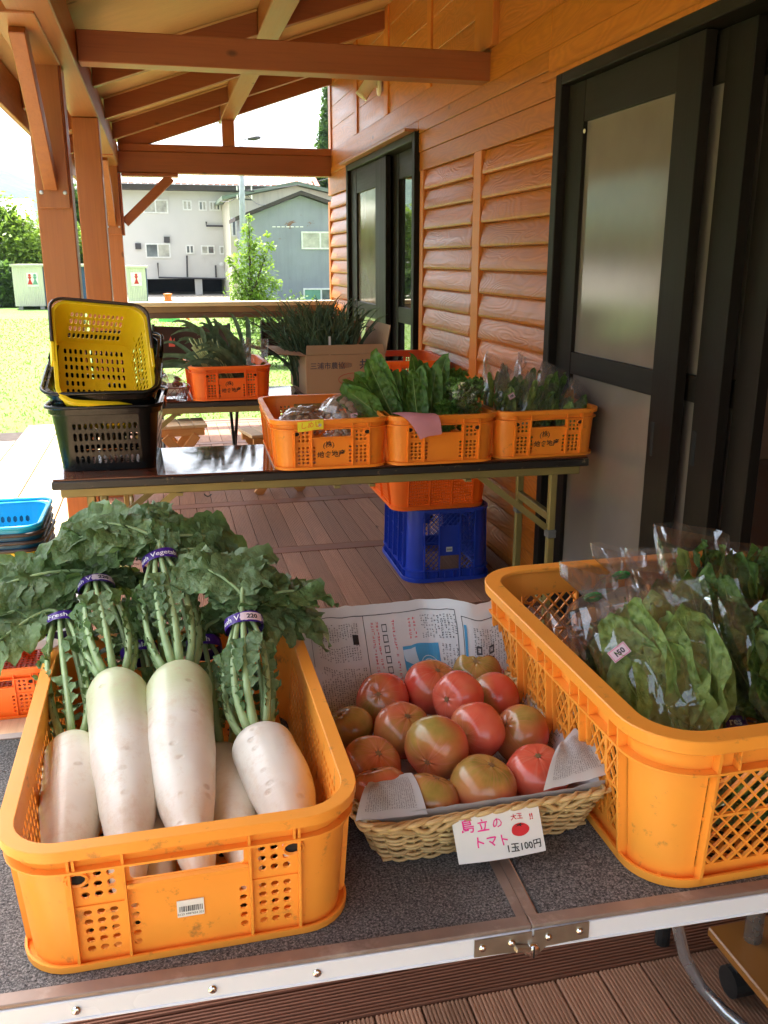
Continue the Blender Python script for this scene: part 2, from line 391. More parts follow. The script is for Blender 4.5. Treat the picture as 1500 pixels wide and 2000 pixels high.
# ================================================================== DECK
def deck():
    base = B().box(-.42, 1.52, -2.2, 8.1, -.12, -.032).build('porch_deck', M['joist'], kind='structure')
    B().box(-.44, 1.6, 8.1, 8.16, -.38, -.03).build('skirt_board', M['deckx'], base)
    bands = [1.32 + .925 * k for k in range(-3, 8)]
    W_ = .088; gap = .0035; nr = 11
    def board_mesh(L, w, axis, name, mat, nridge):
        b = B(); pr = [(-w / 2, -.026)]
        for r in range(nridge):
            x0 = -w / 2 + w * r / nridge; x1 = -w / 2 + w * (r + 1) / nridge; q = (x1 - x0)
            pr += [(x0 + q * .04, -.0032), (x0 + q * .2, 0), (x0 + q * .62, 0), (x0 + q * .78, -.0032)]
        pr += [(w / 2, -.0032), (w / 2, -.026)]
        n = len(pr)
        for yy in (-L / 2, L / 2): b.v += [(x, yy, z) for x, z in pr]
        b.f += [(i, i + 1, n + i + 1, n + i) for i in range(n - 1)] + [tuple(range(n))[::-1], tuple(range(n, 2 * n))]
        if axis == 'x': b.v = [(-y, x, z) for x, y, z in b.v]
        return b
    first = {}
    for k in range(len(bands) - 1):
        y0 = bands[k] + (.093 if k != 3 else .19); y1 = bands[k + 1]
        if k == 2: y1 = bands[3]
        L = round(y1 - y0 - .006, 3)
        for c in range(21):
            x = -.385 + c * .0916
            if x > 1.49: break
            if L not in first:
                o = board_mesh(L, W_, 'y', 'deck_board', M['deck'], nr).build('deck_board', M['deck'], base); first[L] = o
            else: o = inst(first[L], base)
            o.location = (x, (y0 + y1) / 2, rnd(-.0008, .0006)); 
    sm = B().box(-.43, 1.5, 0, .085, -.026, 0)
    cr = None
    for k, y in enumerate(bands):
        if k == 3:
            for q in (0, .093):
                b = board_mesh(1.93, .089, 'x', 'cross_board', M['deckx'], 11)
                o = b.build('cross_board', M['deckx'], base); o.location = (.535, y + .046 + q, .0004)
            continue
        if y > 8.0: continue
        if cr is None: cr = sm.build('cross_board', M['deckx'], base, bevel=.0015); cr.location = (0, y + .004, 0)
        else: inst(cr, base, (0, y + .004, 0))
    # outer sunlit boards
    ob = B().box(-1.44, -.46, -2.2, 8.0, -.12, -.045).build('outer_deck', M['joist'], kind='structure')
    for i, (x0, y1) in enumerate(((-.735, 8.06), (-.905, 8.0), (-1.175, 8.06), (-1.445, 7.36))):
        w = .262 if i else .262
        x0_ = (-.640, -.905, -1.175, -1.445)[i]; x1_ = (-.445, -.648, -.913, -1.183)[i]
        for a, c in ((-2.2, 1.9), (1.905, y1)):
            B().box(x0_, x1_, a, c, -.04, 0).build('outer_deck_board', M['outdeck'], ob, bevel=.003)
deck()

# ================================================================== BUILDING
bd = thing('cafe_building', 'orange stained timber building with log siding and black sliding doors along the deck', 'building', (1.5, 3, 0))
def bp(b, name, mat, parent=None, **k):
    o = b.build(name, mat, parent or bd, **k)
    if not parent: o.location = (-1.5, -3, 0)
    return o
XW = 1.5
def siding_board(L):
    """half-round log siding, top edge at z=.107, bottom at 0, running along Y, centred; face towards -X"""
    b = B(); h = .105
    pf = [(.012, h), (-.002, h), (-.006, h * .92), (-.012, h * .72), (-.0185, h * .5), (-.0235, h * .28), (-.0255, h * .12), (-.023, h * .03), (-.012, 0), (.012, 0)]
    n = len(pf); ys = [-L / 2, -L / 2 + .006, -L / 2 + .02, L / 2 - .02, L / 2 - .006, L / 2]; sk = [.35, .8, 1, 1, .8, .35]
    for y, q in zip(ys, sk): b.v += [((x if x > 0 else x * q), y, z) for x, z in pf]
    for j in range(len(ys) - 1):
        b.f += [(j * n + i, (j + 1) * n + i, (j + 1) * n + i + 1, j * n + i + 1) for i in range(n - 1)]
    b.f += [tuple(range(n)), tuple(range((len(ys) - 1) * n, len(ys) * n))[::-1]]
    return b
def siding(y0, y1, z0, z1):
    L = y1 - y0; o = None
    n = int((z1 - z0) / .107 + .5)
    for k in range(n):
        z = z1 - (k + 1) * .107
        if z < -.05: break
        if o is None: o = bp(siding_board(L), 'siding_board', M['side'], smooth=False); q = o
        else: q = inst(o, bd)
        q.location = (0, (y0 + y1) / 2 - 3, z)
wall = B()
wall.box(1.513, 1.62, 3.36, 5.28, -.05, 3.3).box(1.513, 1.62, 7.20, 8.12, -.05, 3.3)
wall.box(1.513, 1.62, .35, 3.36, 2.02, 3.3).box(1.513, 1.62, 5.28, 7.20, 2.07, 3.3).box(1.513, 1.62, -2.5, .35, -.05, 3.3)
wall.box(1.62, 7, 8.0, 8.12, -.4, 3.3).box(1.62, 7, -2.5, -2.4, -.4, 3.3).box(6.9, 7, -2.4, .8, -.4, 3.3).box(6.9, 7, 2.8, 8, -.4, 3.3).box(6.9, 7, .8, 2.8, -.4, .7).box(1.62, 7, -2.5, 8.1, 3.3, 3.4)  # unseen back wall has an added gap so daylight brightens the interior
bp(wall, 'wall', M['panelw'])
# siding fields
siding(3.345, 4.166, 0, 1.851); siding(4.274, 5.128, 0, 1.851)
siding(7.30, 8.06, 0, 1.90); siding(-1.6, -.1, 0, 1.851)
for y0, y1 in ((4.169, 4.271), (5.131, 5.20), (8.063, 8.135), (7.225, 7.297), (3.312, 3.342)):
    b = B().box(1.476, 1.513, y0, y1, 0, 1.852); bp(b, 'batten', M['batten'], bevel=.003)
# belt boards above the siding
for (y0, y1, z0, z1, d) in ((3.30, 5.235, 1.852, 1.951, .030), (3.30, 5.235, 1.953, 2.052, .034), (3.44, 8.13, 2.125, 2.262, .030), (5.24, 8.13, 2.075, 2.123, .036),
                            (.35, 3.44, 2.125, 2.262, .030), (3.44, 5.235, 2.054, 2.123, .036), (.35, 3.44, 2.035, 2.123, .036),
                            (7.21, 8.135, 1.903, 2.073, .032), (-2.4, .35, 1.852, 2.262, .03)):
    bp(B().box(XW - d + .012, 1.513, y0, y1, z0, z1), 'belt_board', M['belt'], bevel=.0025)
bp(B().box(1.405, 1.513, 5.28, 7.24, 2.068, 2.086), 'drip_ledge', M['beamy'], bevel=.002)
bp(B().box(1.455, 1.486, .35, 3.46, 2.012, 2.03), 'drip_ledge', M['belt'], bevel=.002)
# upper wall: panels between battens, boards of each panel
bat = [(8.03, 8.13), (6.96, 7.07), (6.01, 6.12), (5.055, 5.13), (4.05, 4.285), (3.1, 3.17), (2.15, 2.22), (1.2, 1.27)]
for i, (a, c) in enumerate(bat):
    big = (c - a) > .15
    bp(B().box(1.468 if big else 1.486, 1.513, a, c, 2.264, 3.3), 'upper_batten', M['batten'], bevel=.003)
    if i + 1 < len(bat):
        a2 = bat[i + 1][1]
        for k in range(4):
            bp(B().box(1.497, 1.513, a2 + .002, a - .002, 2.264 + k * .17, 2.264 + k * .17 + .168), 'upper_board', M['panelw'], bevel=.002)
# ---- doors
def slide_panel(y0, y1, x, z0, z1, stile, top, mid, glass, name, slot=None, thick=.036, slotside=1, ledge=None):
    """a sliding panel: two stiles, rails and panes. y0<y1, x = face towards porch"""
    p = B().box(x, x + thick, y0, y0 + stile[0], z0, z1).build(name, M['black'], bd, bevel=.002); p.location = (-1.5, -3, 0)
    def q(b, nm, mt): 
        o = b.build(nm, mt, p, bevel=.0015 if mt is not M['frost'] and mt is not M['glass'] else 0); return o
    q(B().box(x, x + thick, y1 - stile[1], y1, z0, z1), 'stile', M['black'])
    ya, yb = y0 + stile[0], y1 - stile[1]
    q(B().box(x + .002, x + thick - .002, ya, yb, z1 - top, z1), 'top_rail', M['blacky'])
    q(B().box(x + .002, x + thick - .002, ya, yb, mid[0], mid[1]), 'mid_rail', M['blacky'])
    q(B().box(x + .002, x + thick - .002, ya, yb, z0, z0 + .10), 'bottom_rail', M['blacky'])
    q(B().box(x + .016, x + .021, ya, yb, mid[1], z1 - top), 'pane', M[glass])
    q(B().box(x + .016, x + .021, ya, yb, z0 + .10, mid[0]), 'pane', M[glass])
    if slot:
        q(B().box(x - .0015, x + .001, slot - .009, slot + .009, .765, .872), 'finger_pull', M['slot'])
    return p
M['slot'] = plain('finger_pull_shadow_gap', (.004, .004, .004), .8)
# near entrance: frame
fr = bp(B().box(1.452, 1.54, 3.262, 3.312, 0, 2.012), 'door_frame', M['black'], bevel=.003)
B().box(1.452, 1.62, .35, 3.262, 1.972, 2.012).build('door_head', M['blacky'], fr, bevel=.003)
B().box(1.455, 1.62, .35, 3.262, -.02, .022).build('door_sill', M['blacky'], fr, bevel=.002)
B().box(1.452, 1.62, .30, .35, 0, 2.012).build('door_jamb', M['black'], fr, bevel=.003)
slide_panel(2.395, 3.255, 1.482, .024, 1.968, (.135, .13), .135, (.952, 1.032), 'frost', 'sliding_door', slot=2.50)
slide_panel(2.235, 3.1, 1.528, .024, 1.968, (.125, .12), .135, (.952, 1.032), 'frost', 'sliding_door', slot=2.338)
slide_panel(2.135, 2.95, 1.574, .024, 1.968, (.10, .10), .135, (.952, 1.032), 'frost', 'sliding_door')
b = B().tube([(1.4805, 3.112, 1.80), (1.4825, 3.112, 1.80)], .008, 12); o = b.build('latch_button', plain('pale_latch', (.7, .62, .45), .4), fr)
# far door
fr2 = bp(B().box(1.452, 1.54, 7.16, 7.222, 0, 2.066), 'door_frame', M['black'], bevel=.003)
B().box(1.452, 1.60, 5.29, 7.16, 2.022, 2.066).build('door_head', M['blacky'], fr2, bevel=.003)
B().box(1.452, 1.62, 5.235, 5.29, 0, 2.066).build('door_jamb', M['black'], fr2, bevel=.003)
slide_panel(6.03, 7.155, 1.478, .024, 2.018, (.30, .20), .17, (.958, 1.058), 'frost', 'sliding_door', slot=6.2)
slide_panel(5.30, 6.25, 1.53, .024, 2.018, (.05, .36), .155, (.965, 1.065), 'glass', 'sliding_door')
# ---- interior seen through the open entrance
bp(B().box(1.62, 6.9, -2.4, 8.0, -.35, .02), 'interior_floor', M['infloor'])
for k in range(14):
    for y0, y1 in ((-2.3, .78), (2.82, 7.95)):
        bp(B().box(6.86, 6.895, y0, y1, .03 + k * .19, .03 + k * .19 + .186), 'interior_wall_board', M['inwood'], bevel=.003)
for y in (1.0, 3.6, 5.4, 6.9):
    bp(B().box(6.74, 6.855, y, y + .12, .02, 2.9), 'interior_post', M['inwood'], bevel=.004)
bp(B().box(4.3, 4.42, 4.4, 4.52, .02, 2.9), 'interior_post', M['inwood'], bevel=.004)
bp(B().box(3.9, 4.9, 5.3, 5.9, .02, .75), 'interior_counter', M['inwood'], bevel=.006)
bp(B().box(1.5, 1.62, -2.4, 8.0, -.38, -.05), 'footing', M['concrete'])

# ================================================================== PORCH ROOF FRAME
pr = thing('porch_roof', 'porch roof of dark red timber posts, beams and rafters under pale plywood', 'roof', (-.34, 4.15, 0))
def rp(b, name, mat, **k):
    o = b.build(name, mat, pr, **k); o.location = (.34, -4.15, 0); return o
SL = .334; RZ = lambda x: 2.19 + (x + .265) * SL      # underside of rafters
for x0, x1, y0, y1 in ((-.463, -.325, 4.02, 4.15), (-.406, -.268, 5.38, 5.52), (-.402, -.278, 7.95, 8.08), (-.42, -.29, -1.4, -1.27)):
    rp(B().box(x0, x1, y0, y1, -.02, 2.098), 'post', M['post'], bevel=.004)
for x0, x1, y0, y1 in ((-.463, -.325, 4.02, 4.15), (-.406, -.268, 5.38, 5.52), (-.402, -.278, 7.95, 8.08)):
    rp(B().box(x0 + .02, x1 - .02, y0 + .02, y1 - .02, -.38, -.13), 'post_foot', M['concrete'])
# eave beam
rp(B().box(-.405, -.265, -1.6, 8.25, 2.10, 2.262), 'eave_beam', M['beamy'], bevel=.004)
# cross beams
rp(B().box(-.263, 1.512, 4.10, 4.21, 2.13, 2.248), 'cross_beam', M['beamx'], bevel=.004)
rp(B().box(-.42, 1.512, 7.98, 8.09, 2.10, 2.262).xf(Matrix.Translation((0, 0, -.05))), 'cross_beam', M['beamx'], bevel=.004)
rp(B().box(-.26, 1.512, 7.985, 8.085, 2.214, 2.27), 'cross_beam_cap', M['beamx'], bevel=.003)
rp(B().box(-.263, 1.512, -1.4, -1.29, 2.13, 2.248), 'cross_beam', M['beamx'], bevel=.004)
# purlin and king post
rp(B().box(.565, .685, -1.6, 8.25, 2.472, 2.60), 'purlin', M['beamy'], bevel=.004)
rp(B().box(.575, .675, 7.99, 8.08, 2.272, 2.470), 'king_post', M['post'], bevel=.003)
rp(B().box(.575, .675, -1.39, -1.30, 2.25, 2.470), 'king_post', M['post'], bevel=.003)
# rafters, purlin height apart
RY = [-1.5, -.4, .6, 1.55, 2.45, 3.33, 5.05, 6.12, 7.12, 8.03]
for y in RY:
    for xa, xb in ((-.262, .563), (.687, 1.512)):
        b = B(); 
        b.add([(x, yy, z) for x in (xa, xb) for yy in (y - .03, y + .03) for z in (RZ(x), RZ(x) + .118)],
              [(0, 2, 3, 1), (4, 5, 7, 6), (0, 1, 5, 4), (2, 6, 7, 3), (0, 4, 6, 2), (1, 3, 7, 5)])
        rp(b, 'rafter', M['raft'], bevel=.003)
    b = B(); xa, xb = -.60, -.408
    b.add([(x, yy, z) for x in (xa, xb) for yy in (y - .03, y + .03) for z in (max(RZ(x), 2.03), RZ(x) + .118)],
          [(0, 2, 3, 1), (4, 5, 7, 6), (0, 1, 5, 4), (2, 6, 7, 3), (0, 4, 6, 2), (1, 3, 7, 5)])
    rp(b, 'rafter_tail', M['raft'], bevel=.003)
    # small pale cover strip where rafter meets plywood
    for xa, xb in ((-.262, .563), (.687, 1.50)):
        b = B(); 
        b.add([(x, yy, z) for x in (xa, xb) for yy in (y - .038, y - .031) for z in (RZ(x) + .106, RZ(x) + .117)],
              [(0, 2, 3, 1), (4, 5, 7, 6), (0, 1, 5, 4), (2, 6, 7, 3), (0, 4, 6, 2), (1, 3, 7, 5)])
        rp(b, 'cover_strip', M['ply'])
# plywood sheets
ys = [-1.7, .3, 2.12, 3.94, 5.76, 7.0, 8.27]
for a, c in zip(ys[:-1], ys[1:]):
    for xa, xb in ((-.62, .61), (.612, 1.512)):
        b = B(); b.add([(x, yy, RZ(x) + .12 + dz) for x in (xa, xb) for yy in (a + .001, c - .001) for dz in (0, .012)],
              [(0, 2, 3, 1), (4, 5, 7, 6), (0, 1, 5, 4), (2, 6, 7, 3), (0, 4, 6, 2), (1, 3, 7, 5)])
        rp(b, 'plywood_sheet', M['ply'])
b = B(); b.add([(x, yy, RZ(x) + .14 + dz) for x in (-.66, 1.9) for yy in (-1.75, 8.32) for dz in (0, .02)],
              [(0, 2, 3, 1), (4, 5, 7, 6), (0, 1, 5, 4), (2, 6, 7, 3), (0, 4, 6, 2), (1, 3, 7, 5)])
rp(b, 'roof_sheet', plain('brown_roof_metal', (.06, .045, .04), .4, .3))
rp(B().box(-.628, -.602, -1.75, 8.3, 2.0, 2.19), 'fascia', M['fascia'], bevel=.003)
rp(B().box(-.65, -.63, -1.75, 8.3, 2.04, 2.225), 'gutter', plain('dark_gutter_metal', (.05, .035, .03), .4), bevel=.003)
# knee braces with backing plates
def brace(px, y):
    rp(B().box(px - .062, px + .062, y - .022, y - .002, 1.565, 2.096), 'brace_plate', M['post'], bevel=.003)
    rp(B().beam((px - .005, y - .03, 1.66), (px - .005, y - .62, 2.10), .052, .075), 'knee_brace', M['post'], bevel=.003)
    rp(B().box(px - .07, px + .07, y - .80, y - .024, 2.092, 2.14), 'bolster', M['beamy'], bevel=.003)
    for sx in (-.045, .045): rp(B().lathe([(.001, 0), (.007, .002), (.009, 0)], 10).xf(Matrix.Translation((px + sx, y - .0225, 1.625)) @ Matrix.Rotation(R(90), 4, 'X')), 'screw', M['zinc'], smooth=True)
M['zinc'] = plain('zinc_metal', (.55, .55, .55), .35, .9)
brace(-.394, 4.02); brace(-.34, 7.95)
# brace to the right under the far cross beam, at the far post
rp(B().box(-.276, -.256, 7.96, 8.07, 1.56, 2.045), 'brace_plate', M['beamx'], bevel=.003)
rp(B().beam((-.252, 8.02, 1.66), (.14, 8.02, 2.02), .05, .075), 'knee_brace', M['beamx'], bevel=.003)
rp(B().box(-.252, .20, 7.97, 8.08, 2.022, 2.048), 'bolster', M['beamx'], bevel=.003)
# handrail at the deck end
hr = thing('end_handrail', 'bronze coloured flat handrail across the far end of the deck', 'handrail', (.6, 8.0, 0))
def hp(b, n, m, **k): o = b.build(n, m, hr, **k); o.location = (-.6, -8, 0); return o
hp(B().box(-.275, 1.50, 7.93, 8.06, .985, 1.022), 'rail_top', plain('sunlit_rail_top', (.50, .42, .26), .45), bevel=.004)  # top face coloured paler: the sunlight on the rail is in its colour
hp(B().box(-.275, 1.50, 7.95, 8.04, .935, .983), 'rail_band', M['railw'], bevel=.003)
hp(B().box(-.275, 1.48, 7.965, 8.025, .885, .933), 'rail_band', plain('brown_rail_band', (.09, .05, .03), .5), bevel=.003)
# spotlight on the wall
sp = thing('spotlight', 'cream cylindrical spotlight on a round wall plate under the porch roof', 'spotlight', (1.486, 6.2, 2.46))
M['cream'] = plain('cream_enamel', (.78, .70, .55), .4)
b = B().lathe([(.001, 0), (.038, .001), (.04, .004), (.04, .016), (.034, .022), (.001, .024)], 24, cap=False).xf(Matrix.Scale(1.5, 4, (0, 0, 1)) @ Matrix.Rotation(R(-90), 4, 'Y'))
b.build('wall_plate', M['cream'], sp, smooth=True)
B().tube([(-.02, 0, 0), (-.055, .01, 0), (-.07, .03, .0)], [.012, .011, .014], 10).build('arm', M['cream'], sp, smooth=True)
d = Vector((-.38, .05, -.55)).normalized(); q = d.to_track_quat('Z', 'Y').to_matrix().to_4x4()
hd = B().lathe([(.001, -.07), (.036, -.07), (.040, -.062), (.040, .055), (.043, .06), (.043, .072), (.036, .072), (.034, .05), (.001, .045)], 28, cap=False).xf(Matrix.Translation((-.085, .02, -.005)) @ q)
hd.build('lamp_head', M['cream'], sp, smooth=False)
B().lathe([(.001, .058), (.033, .056)], 24, cap=False).xf(Matrix.Translation((-.085, .02, -.005)) @ q).build('lens', plain('spot_lens', (.75, .75, .6), .2), sp)

# ================================================================== BEYOND THE DECK
def corr(name, c, rust=None, period=40, var=.12, rough=.5, thr=.62):
    m = Mat(name); w = m.n('ShaderNodeTexWave', wave_type='BANDS', bands_direction='X'); m.l(m.raw, w.inputs['Vector']); w.inputs['Scale'].default_value = period
    n = m.noise(scale=.7, detail=5); colr = m.ramp(n, [(.3, tuple(q * (1 - var) for q in c)), (.7, tuple(q * (1 + var) for q in c))])
    st = m.noise(m.scaled(3.2, 3.2, .25), 1, 5, .7)
    colr = m.mix(m.ramp(st, [(.5, 0), (.75, .45)]), colr, tuple(q * .62 for q in c))
    if rust:
        rn = m.noise(m.scaled(.9, .9, 1.6), 1, 6, .75, .6)
        colr = m.mix(m.ramp(rn, [(thr, 0), (thr + .06, 1)]), colr, rust)
    m.set(color=colr, rough=rough, spec=.4); m.bump(w.outputs['Fac'], .5, .02); return m.m
M['shed'] = corr('blue_grey_corrugated_sheet', (.28, .30, .36), (.22, .09, .04), 9, thr=.63)
M['creamsheet'] = corr('cream_corrugated_sheet', (.66, .63, .50), (.40, .28, .16), 9, thr=.68)
M['render'] = plain('pale_grey_render', (.62, .60, .58), .85, scale=.5, var=.06, bscale=3, dirt=((.50, .47, .44), .35, .56))
M['rustroof'] = corr('rust_streaked_roof_sheet', (.40, .30, .23), (.30, .07, .03), 3, thr=.42)
M['eave'] = plain('dark_eave_board', (.045, .035, .03), .7)
M['greenroof'] = plain('green_roof_edge', (.16, .22, .15), .6)
M['winframe'] = plain('white_window_frame', (.74, .74, .72), .4)
M['winglass'] = plain('grey_window_glass', (.13, .15, .16), .15, scale=2, var=.5)
M['curtain'] = plain('pale_curtained_glass', (.42, .41, .36), .3, scale=3, var=.3)
M['pipe'] = plain('dark_drain_pipe', (.05, .045, .05), .5)
M['cont'] = corr('cream_container_panel', (.66, .64, .52), (.45, .42, .33), 5, thr=.7)
M['contblue'] = plain('blue_container_side', (.03, .07, .16), .5, dirt=((.25, .28, .32), 20, .6))
M['sign'] = plain('white_sign', (.85, .83, .80), .5)
M['red'] = plain('red_paint', (.62, .03, .02), .5)
M['signgreen'] = plain('green_sign_figure', (.15, .35, .25), .5)

def window(par, u0, v0, u1, v1, y, n=2, glass='winglass', mats=None):
    a, c = at(u0, v0, y), at(u1, v1, y); x0, x1, z0, z1 = a.x, c.x, c.z, a.z; t = .07
    b = B().box(x0, x1, y - .06, y - .002, z1 - t, z1).box(x0, x1, y - .06, y - .002, z0, z0 + t).box(x0, x0 + t, y - .06, y - .002, z0 + t, z1 - t).box(x1 - t, x1, y - .06, y - .002, z0 + t, z1 - t)
    for k in range(1, n):
        xm = lerp(x0, x1, k / n); b.box(xm - t / 2, xm + t / 2, y - .055, y - .003, z0 + t, z1 - t)
    w = b.build('window', M['winframe'], par); w.location = -par.location
    for k in range(n):
        p = B().box(lerp(x0, x1, k / n) + .02, lerp(x0, x1, (k + 1) / n) - .02, y - .03, y - .012, z0 + .02, z1 - .02)
        p.build('pane', M[(mats or [glass] * n)[k]], w)
    return w
def far(par, b, name, mat, **k):
    o = b.build(name, mat, par, **k); o.location = -par.location; return o
# --- big pale building
Y = 50.
c0 = at(232, 362, Y); c1 = at(560, 370, Y); g0 = at(290, 545, Y)
bb = thing('apartment_building', 'pale grey two storey building on an open ground floor with rust streaked roof', 'building', ((c0.x + c1.x) / 2, Y, -.5))
ztop = c0.z - .22; zg = g0.z
b = B().box(c0.x, c1.x + 1.2, Y, Y + 9, zg, ztop); far(bb, b, 'wall', M['render'])
b = B().box(c0.x - .5, c0.x + .9, Y + .02, Y + 9, -.6, zg - .01).box(c0.x, c1.x, Y + 5, Y + 9, -.6, zg - .01)
a = at(383, 590, Y); d = at(397, 590, Y)
b.box(a.x, d.x, Y + .05, Y + .4, -.6, zg - .01).box(at(272, 590, Y).x, at(284, 590, Y).x, Y + .05, Y + .4, -.6, zg - .01)
far(bb, b, 'ground_wall', M['render'])
far(bb, B().box(c0.x, c1.x, Y + 4.8, Y + 4.98, -.6, zg - .03), 'garage_shade_sheet', M['joist'])  # near-black sheet before the rear wall, the ground floor's shade as colour
far(bb, B().box(c0.x - .7, c1.x + 1.6, Y - .8, Y + 9.5, ztop, ztop + .26), 'eave', M['eave'])
r0, r1 = c0.x - .8, c1.x + 1.7; zt = ztop + .262; zr = at(400, 296, Y + 5).z
rf = []
npn = 34
for k in range(npn):
    x0, x1 = lerp(r0, r1, k / npn), lerp(r0, r1, (k + 1) / npn) - .06
    b = B(); b.add([(x0, Y - .9, zt), (x1, Y - .9, zt), (x1, Y + 5, zr), (x0, Y + 5, zr), (x0, Y - .9, zt + .05), (x1, Y - .9, zt + .05), (x1, Y + 5, zr + .05), (x0, Y + 5, zr + .05)],
        [(0, 3, 2, 1), (4, 5, 6, 7), (0, 1, 5, 4), (1, 2, 6, 5), (2, 3, 7, 6), (3, 0, 4, 7)])
    far(bb, b, 'roof_panel', M['rustroof'])
for (u0, v0, u1, v1, n, ms) in ((278, 389, 329, 417, 2, ['curtain', 'curtain']), (356, 391, 375, 411, 2, ['curtain', 'curtain']), (387, 392, 404, 412, 2, ['winglass', 'curtain']),
                (408, 393, 431, 412, 3, ['curtain', 'curtain', 'winglass']), (434, 395, 450, 412, 2, ['winglass', 'winglass']),
                (283, 475, 334, 504, 2, ['winglass', 'curtain']), (362, 478, 380, 496, 2, ['winglass', 'winglass']), (392, 479, 420, 497, 2, ['curtain', 'winglass']), (428, 480, 447, 497, 2, ['curtain', 'winglass'])):
    window(bb, u0, v0, u1, v1, Y, n, mats=ms)
def pipe(pts, r=.05):
    far(bb, B().tube([at(u, v, Y - .12) for u, v in pts], r, 6), 'drain_pipe', M['pipe'])
pipe([(403, 433), (403, 441), (450, 442)]); pipe([(308, 513), (310, 542), (450, 545)]); pipe([(365, 499), (366, 541)]); pipe([(421, 518), (422, 542)])
for (u, v) in ((270, 481), (326, 468)):
    a = at(u, v, Y); far(bb, B().box(a.x - .15, a.x + .15, Y - .1, Y, a.z - .15, a.z + .15), 'vent_hood', M['pipe'])
a = at(433, 516, Y); far(bb, B().lathe([(.001, 0), (.11, .0), (.11, .1), (.001, .12)], 12).xf(Matrix.Translation((a.x, Y, a.z)) @ Matrix.Rotation(R(90), 4, 'X')), 'meter_box', M['winframe'])
for k in range(9):
    a = at(449, 420 + 15 * k, Y - .2); far(bb, B().box(a.x - .12, a.x + .12, Y - .25, Y - .02, a.z - .02, a.z + .02), 'pipe_bracket', M['pipe'])
# --- cream building and blue grey shed
Y = 42.
def gable(name, label, u_l, v_eave, u_a, v_a, u_r, v_r, Y, depth, mat, roofmat, oh, loc=None):
    e = at(u_l, v_eave, Y); ap = at(u_a, v_a, Y); r = at(u_r, v_r, Y)
    t = thing(name, label, 'building', (ap.x, Y, -.5))
    b = B(); pts = [(e.x, -.6), (r.x, -.6), (r.x, r.z), (ap.x, ap.z), (e.x, e.z)]
    n = 5; b.add([(x, Y, z) for x, z in pts] + [(x, Y + depth, z) for x, z in pts], [tuple(range(n)), tuple(range(n, 2 * n))[::-1]] + [(i, i + n, (i + 1) % n + n, (i + 1) % n) for i in range(n)])
    far(t, b, 'wall', mat)
    for q, nm in (((e, -oh), 'roof'), ((r, oh), 'roof')):
        p, s = q; sl = (ap.z - p.z) / abs(ap.x - p.x); ex = p.x + s; ez = p.z - sl * oh
        b = B(); zz = .03
        b.add([(ex, Y - oh, ez + zz), (ap.x, Y - oh, ap.z + zz), (ap.x, Y + depth, ap.z + zz), (ex, Y + depth, ez + zz), (ex, Y - oh, ez + zz + .16), (ap.x, Y - oh, ap.z + zz + .16), (ap.x, Y + depth, ap.z + zz + .16), (ex, Y + depth, ez + zz + .16)],
              [(0, 3, 2, 1), (4, 5, 6, 7), (0, 1, 5, 4), (1, 2, 6, 5), (2, 3, 7, 6), (3, 0, 4, 7)])
        far(t, b, nm, roofmat)
    return t
cb = gable('cream_building', 'cream walled building with a green roof edge standing behind the blue grey shed', 447, 389, 578, 363, 700, 392, 45., 8, M['creamsheet'], M['greenroof'], .35)
window(cb, 451, 425, 463, 462, 45., 1, 'winglass')
sh = gable('corrugated_shed', 'blue grey corrugated metal shed with rust spots and a low gable', 474, 427, 586, 382, 720, 428, 41., 3.2, M['shed'], M['eave'], .35)
window(sh, 588, 452, 662, 487, 41., 2, 'curtain'); window(sh, 592, 563, 662, 600, 41., 2, mats=['signgreen', 'winglass'])
for k in range(7):
    a = at(535 + k * 9, 443, 41.); far(sh, B().box(a.x - .07, a.x + .07, 40.97, 40.998, a.z - .02, a.z + .02), 'torn_slot', M['sign'])
# --- toilet containers
Y = 36.
def container(name, label, ua, ub, v0, sidew, figs):
    a = at(ua, v0, Y); c = at(ub, 604, Y)
    t = thing(name, label, 'container', ((a.x + c.x) / 2, Y, -.4))
    far(t, B().box(a.x, c.x, Y, Y + 2.2, -.28, a.z), 'body', M['cont'])
    far(t, B().box(a.x - .05, c.x + sidew + .05, Y - .05, Y + 2.25, a.z + .002, a.z + .09), 'roof', M['creamsheet'])
    far(t, B().box(c.x + .005, c.x + sidew, Y + .1, Y + 2.2, -.28, a.z), 'blue_side', M['contblue'])
    for xx in (a.x + .1, c.x - .2, c.x + sidew - .25):
        if xx > a.x: far(t, B().box(xx, xx + .15, Y + .02, Y + .2, -.42, -.285), 'foot', M['concrete'])
    sx = (a.x * .35 + c.x * .65) if len(figs) > 1 else (a.x + c.x) / 2
    s = far(t, B().box(sx - .2, sx + .2, Y - .02, Y - .004, .42, .92), 'toilet_sign', M['sign'])
    for i, (dx, mt) in enumerate(figs):
        b = B(); cx = sx + dx
        b.prism([(cx - .09, .5), (cx + .09, .5), (cx + .02, .68), (cx + .07, .78), (cx - .07, .78), (cx - .02, .68)], Y - .03, Y - .022, Matrix(((1, 0, 0, 0), (0, 0, 1, 0), (0, 1, 0, 0), (0, 0, 0, 1))))
        b.prism([(cx + .05 * math.cos(k * math.pi / 4), .83 + .05 * math.sin(k * math.pi / 4)) for k in range(8)], Y - .03, Y - .022, Matrix(((1, 0, 0, 0), (0, 0, 1, 0), (0, 1, 0, 0), (0, 0, 0, 1))))
        b.build('figure', mt, s)
    return t
container('toilet_container', 'cream toilet container with a two figure sign left of the timber posts', 22, 90, 521, 1.55, [(-.09, M['red']), (.09, M['signgreen'])])
container('toilet_container', 'narrow cream toilet container with a single red figure sign right of the timber posts', 246, 289, 524, 0.02, [(0, M['red'])])
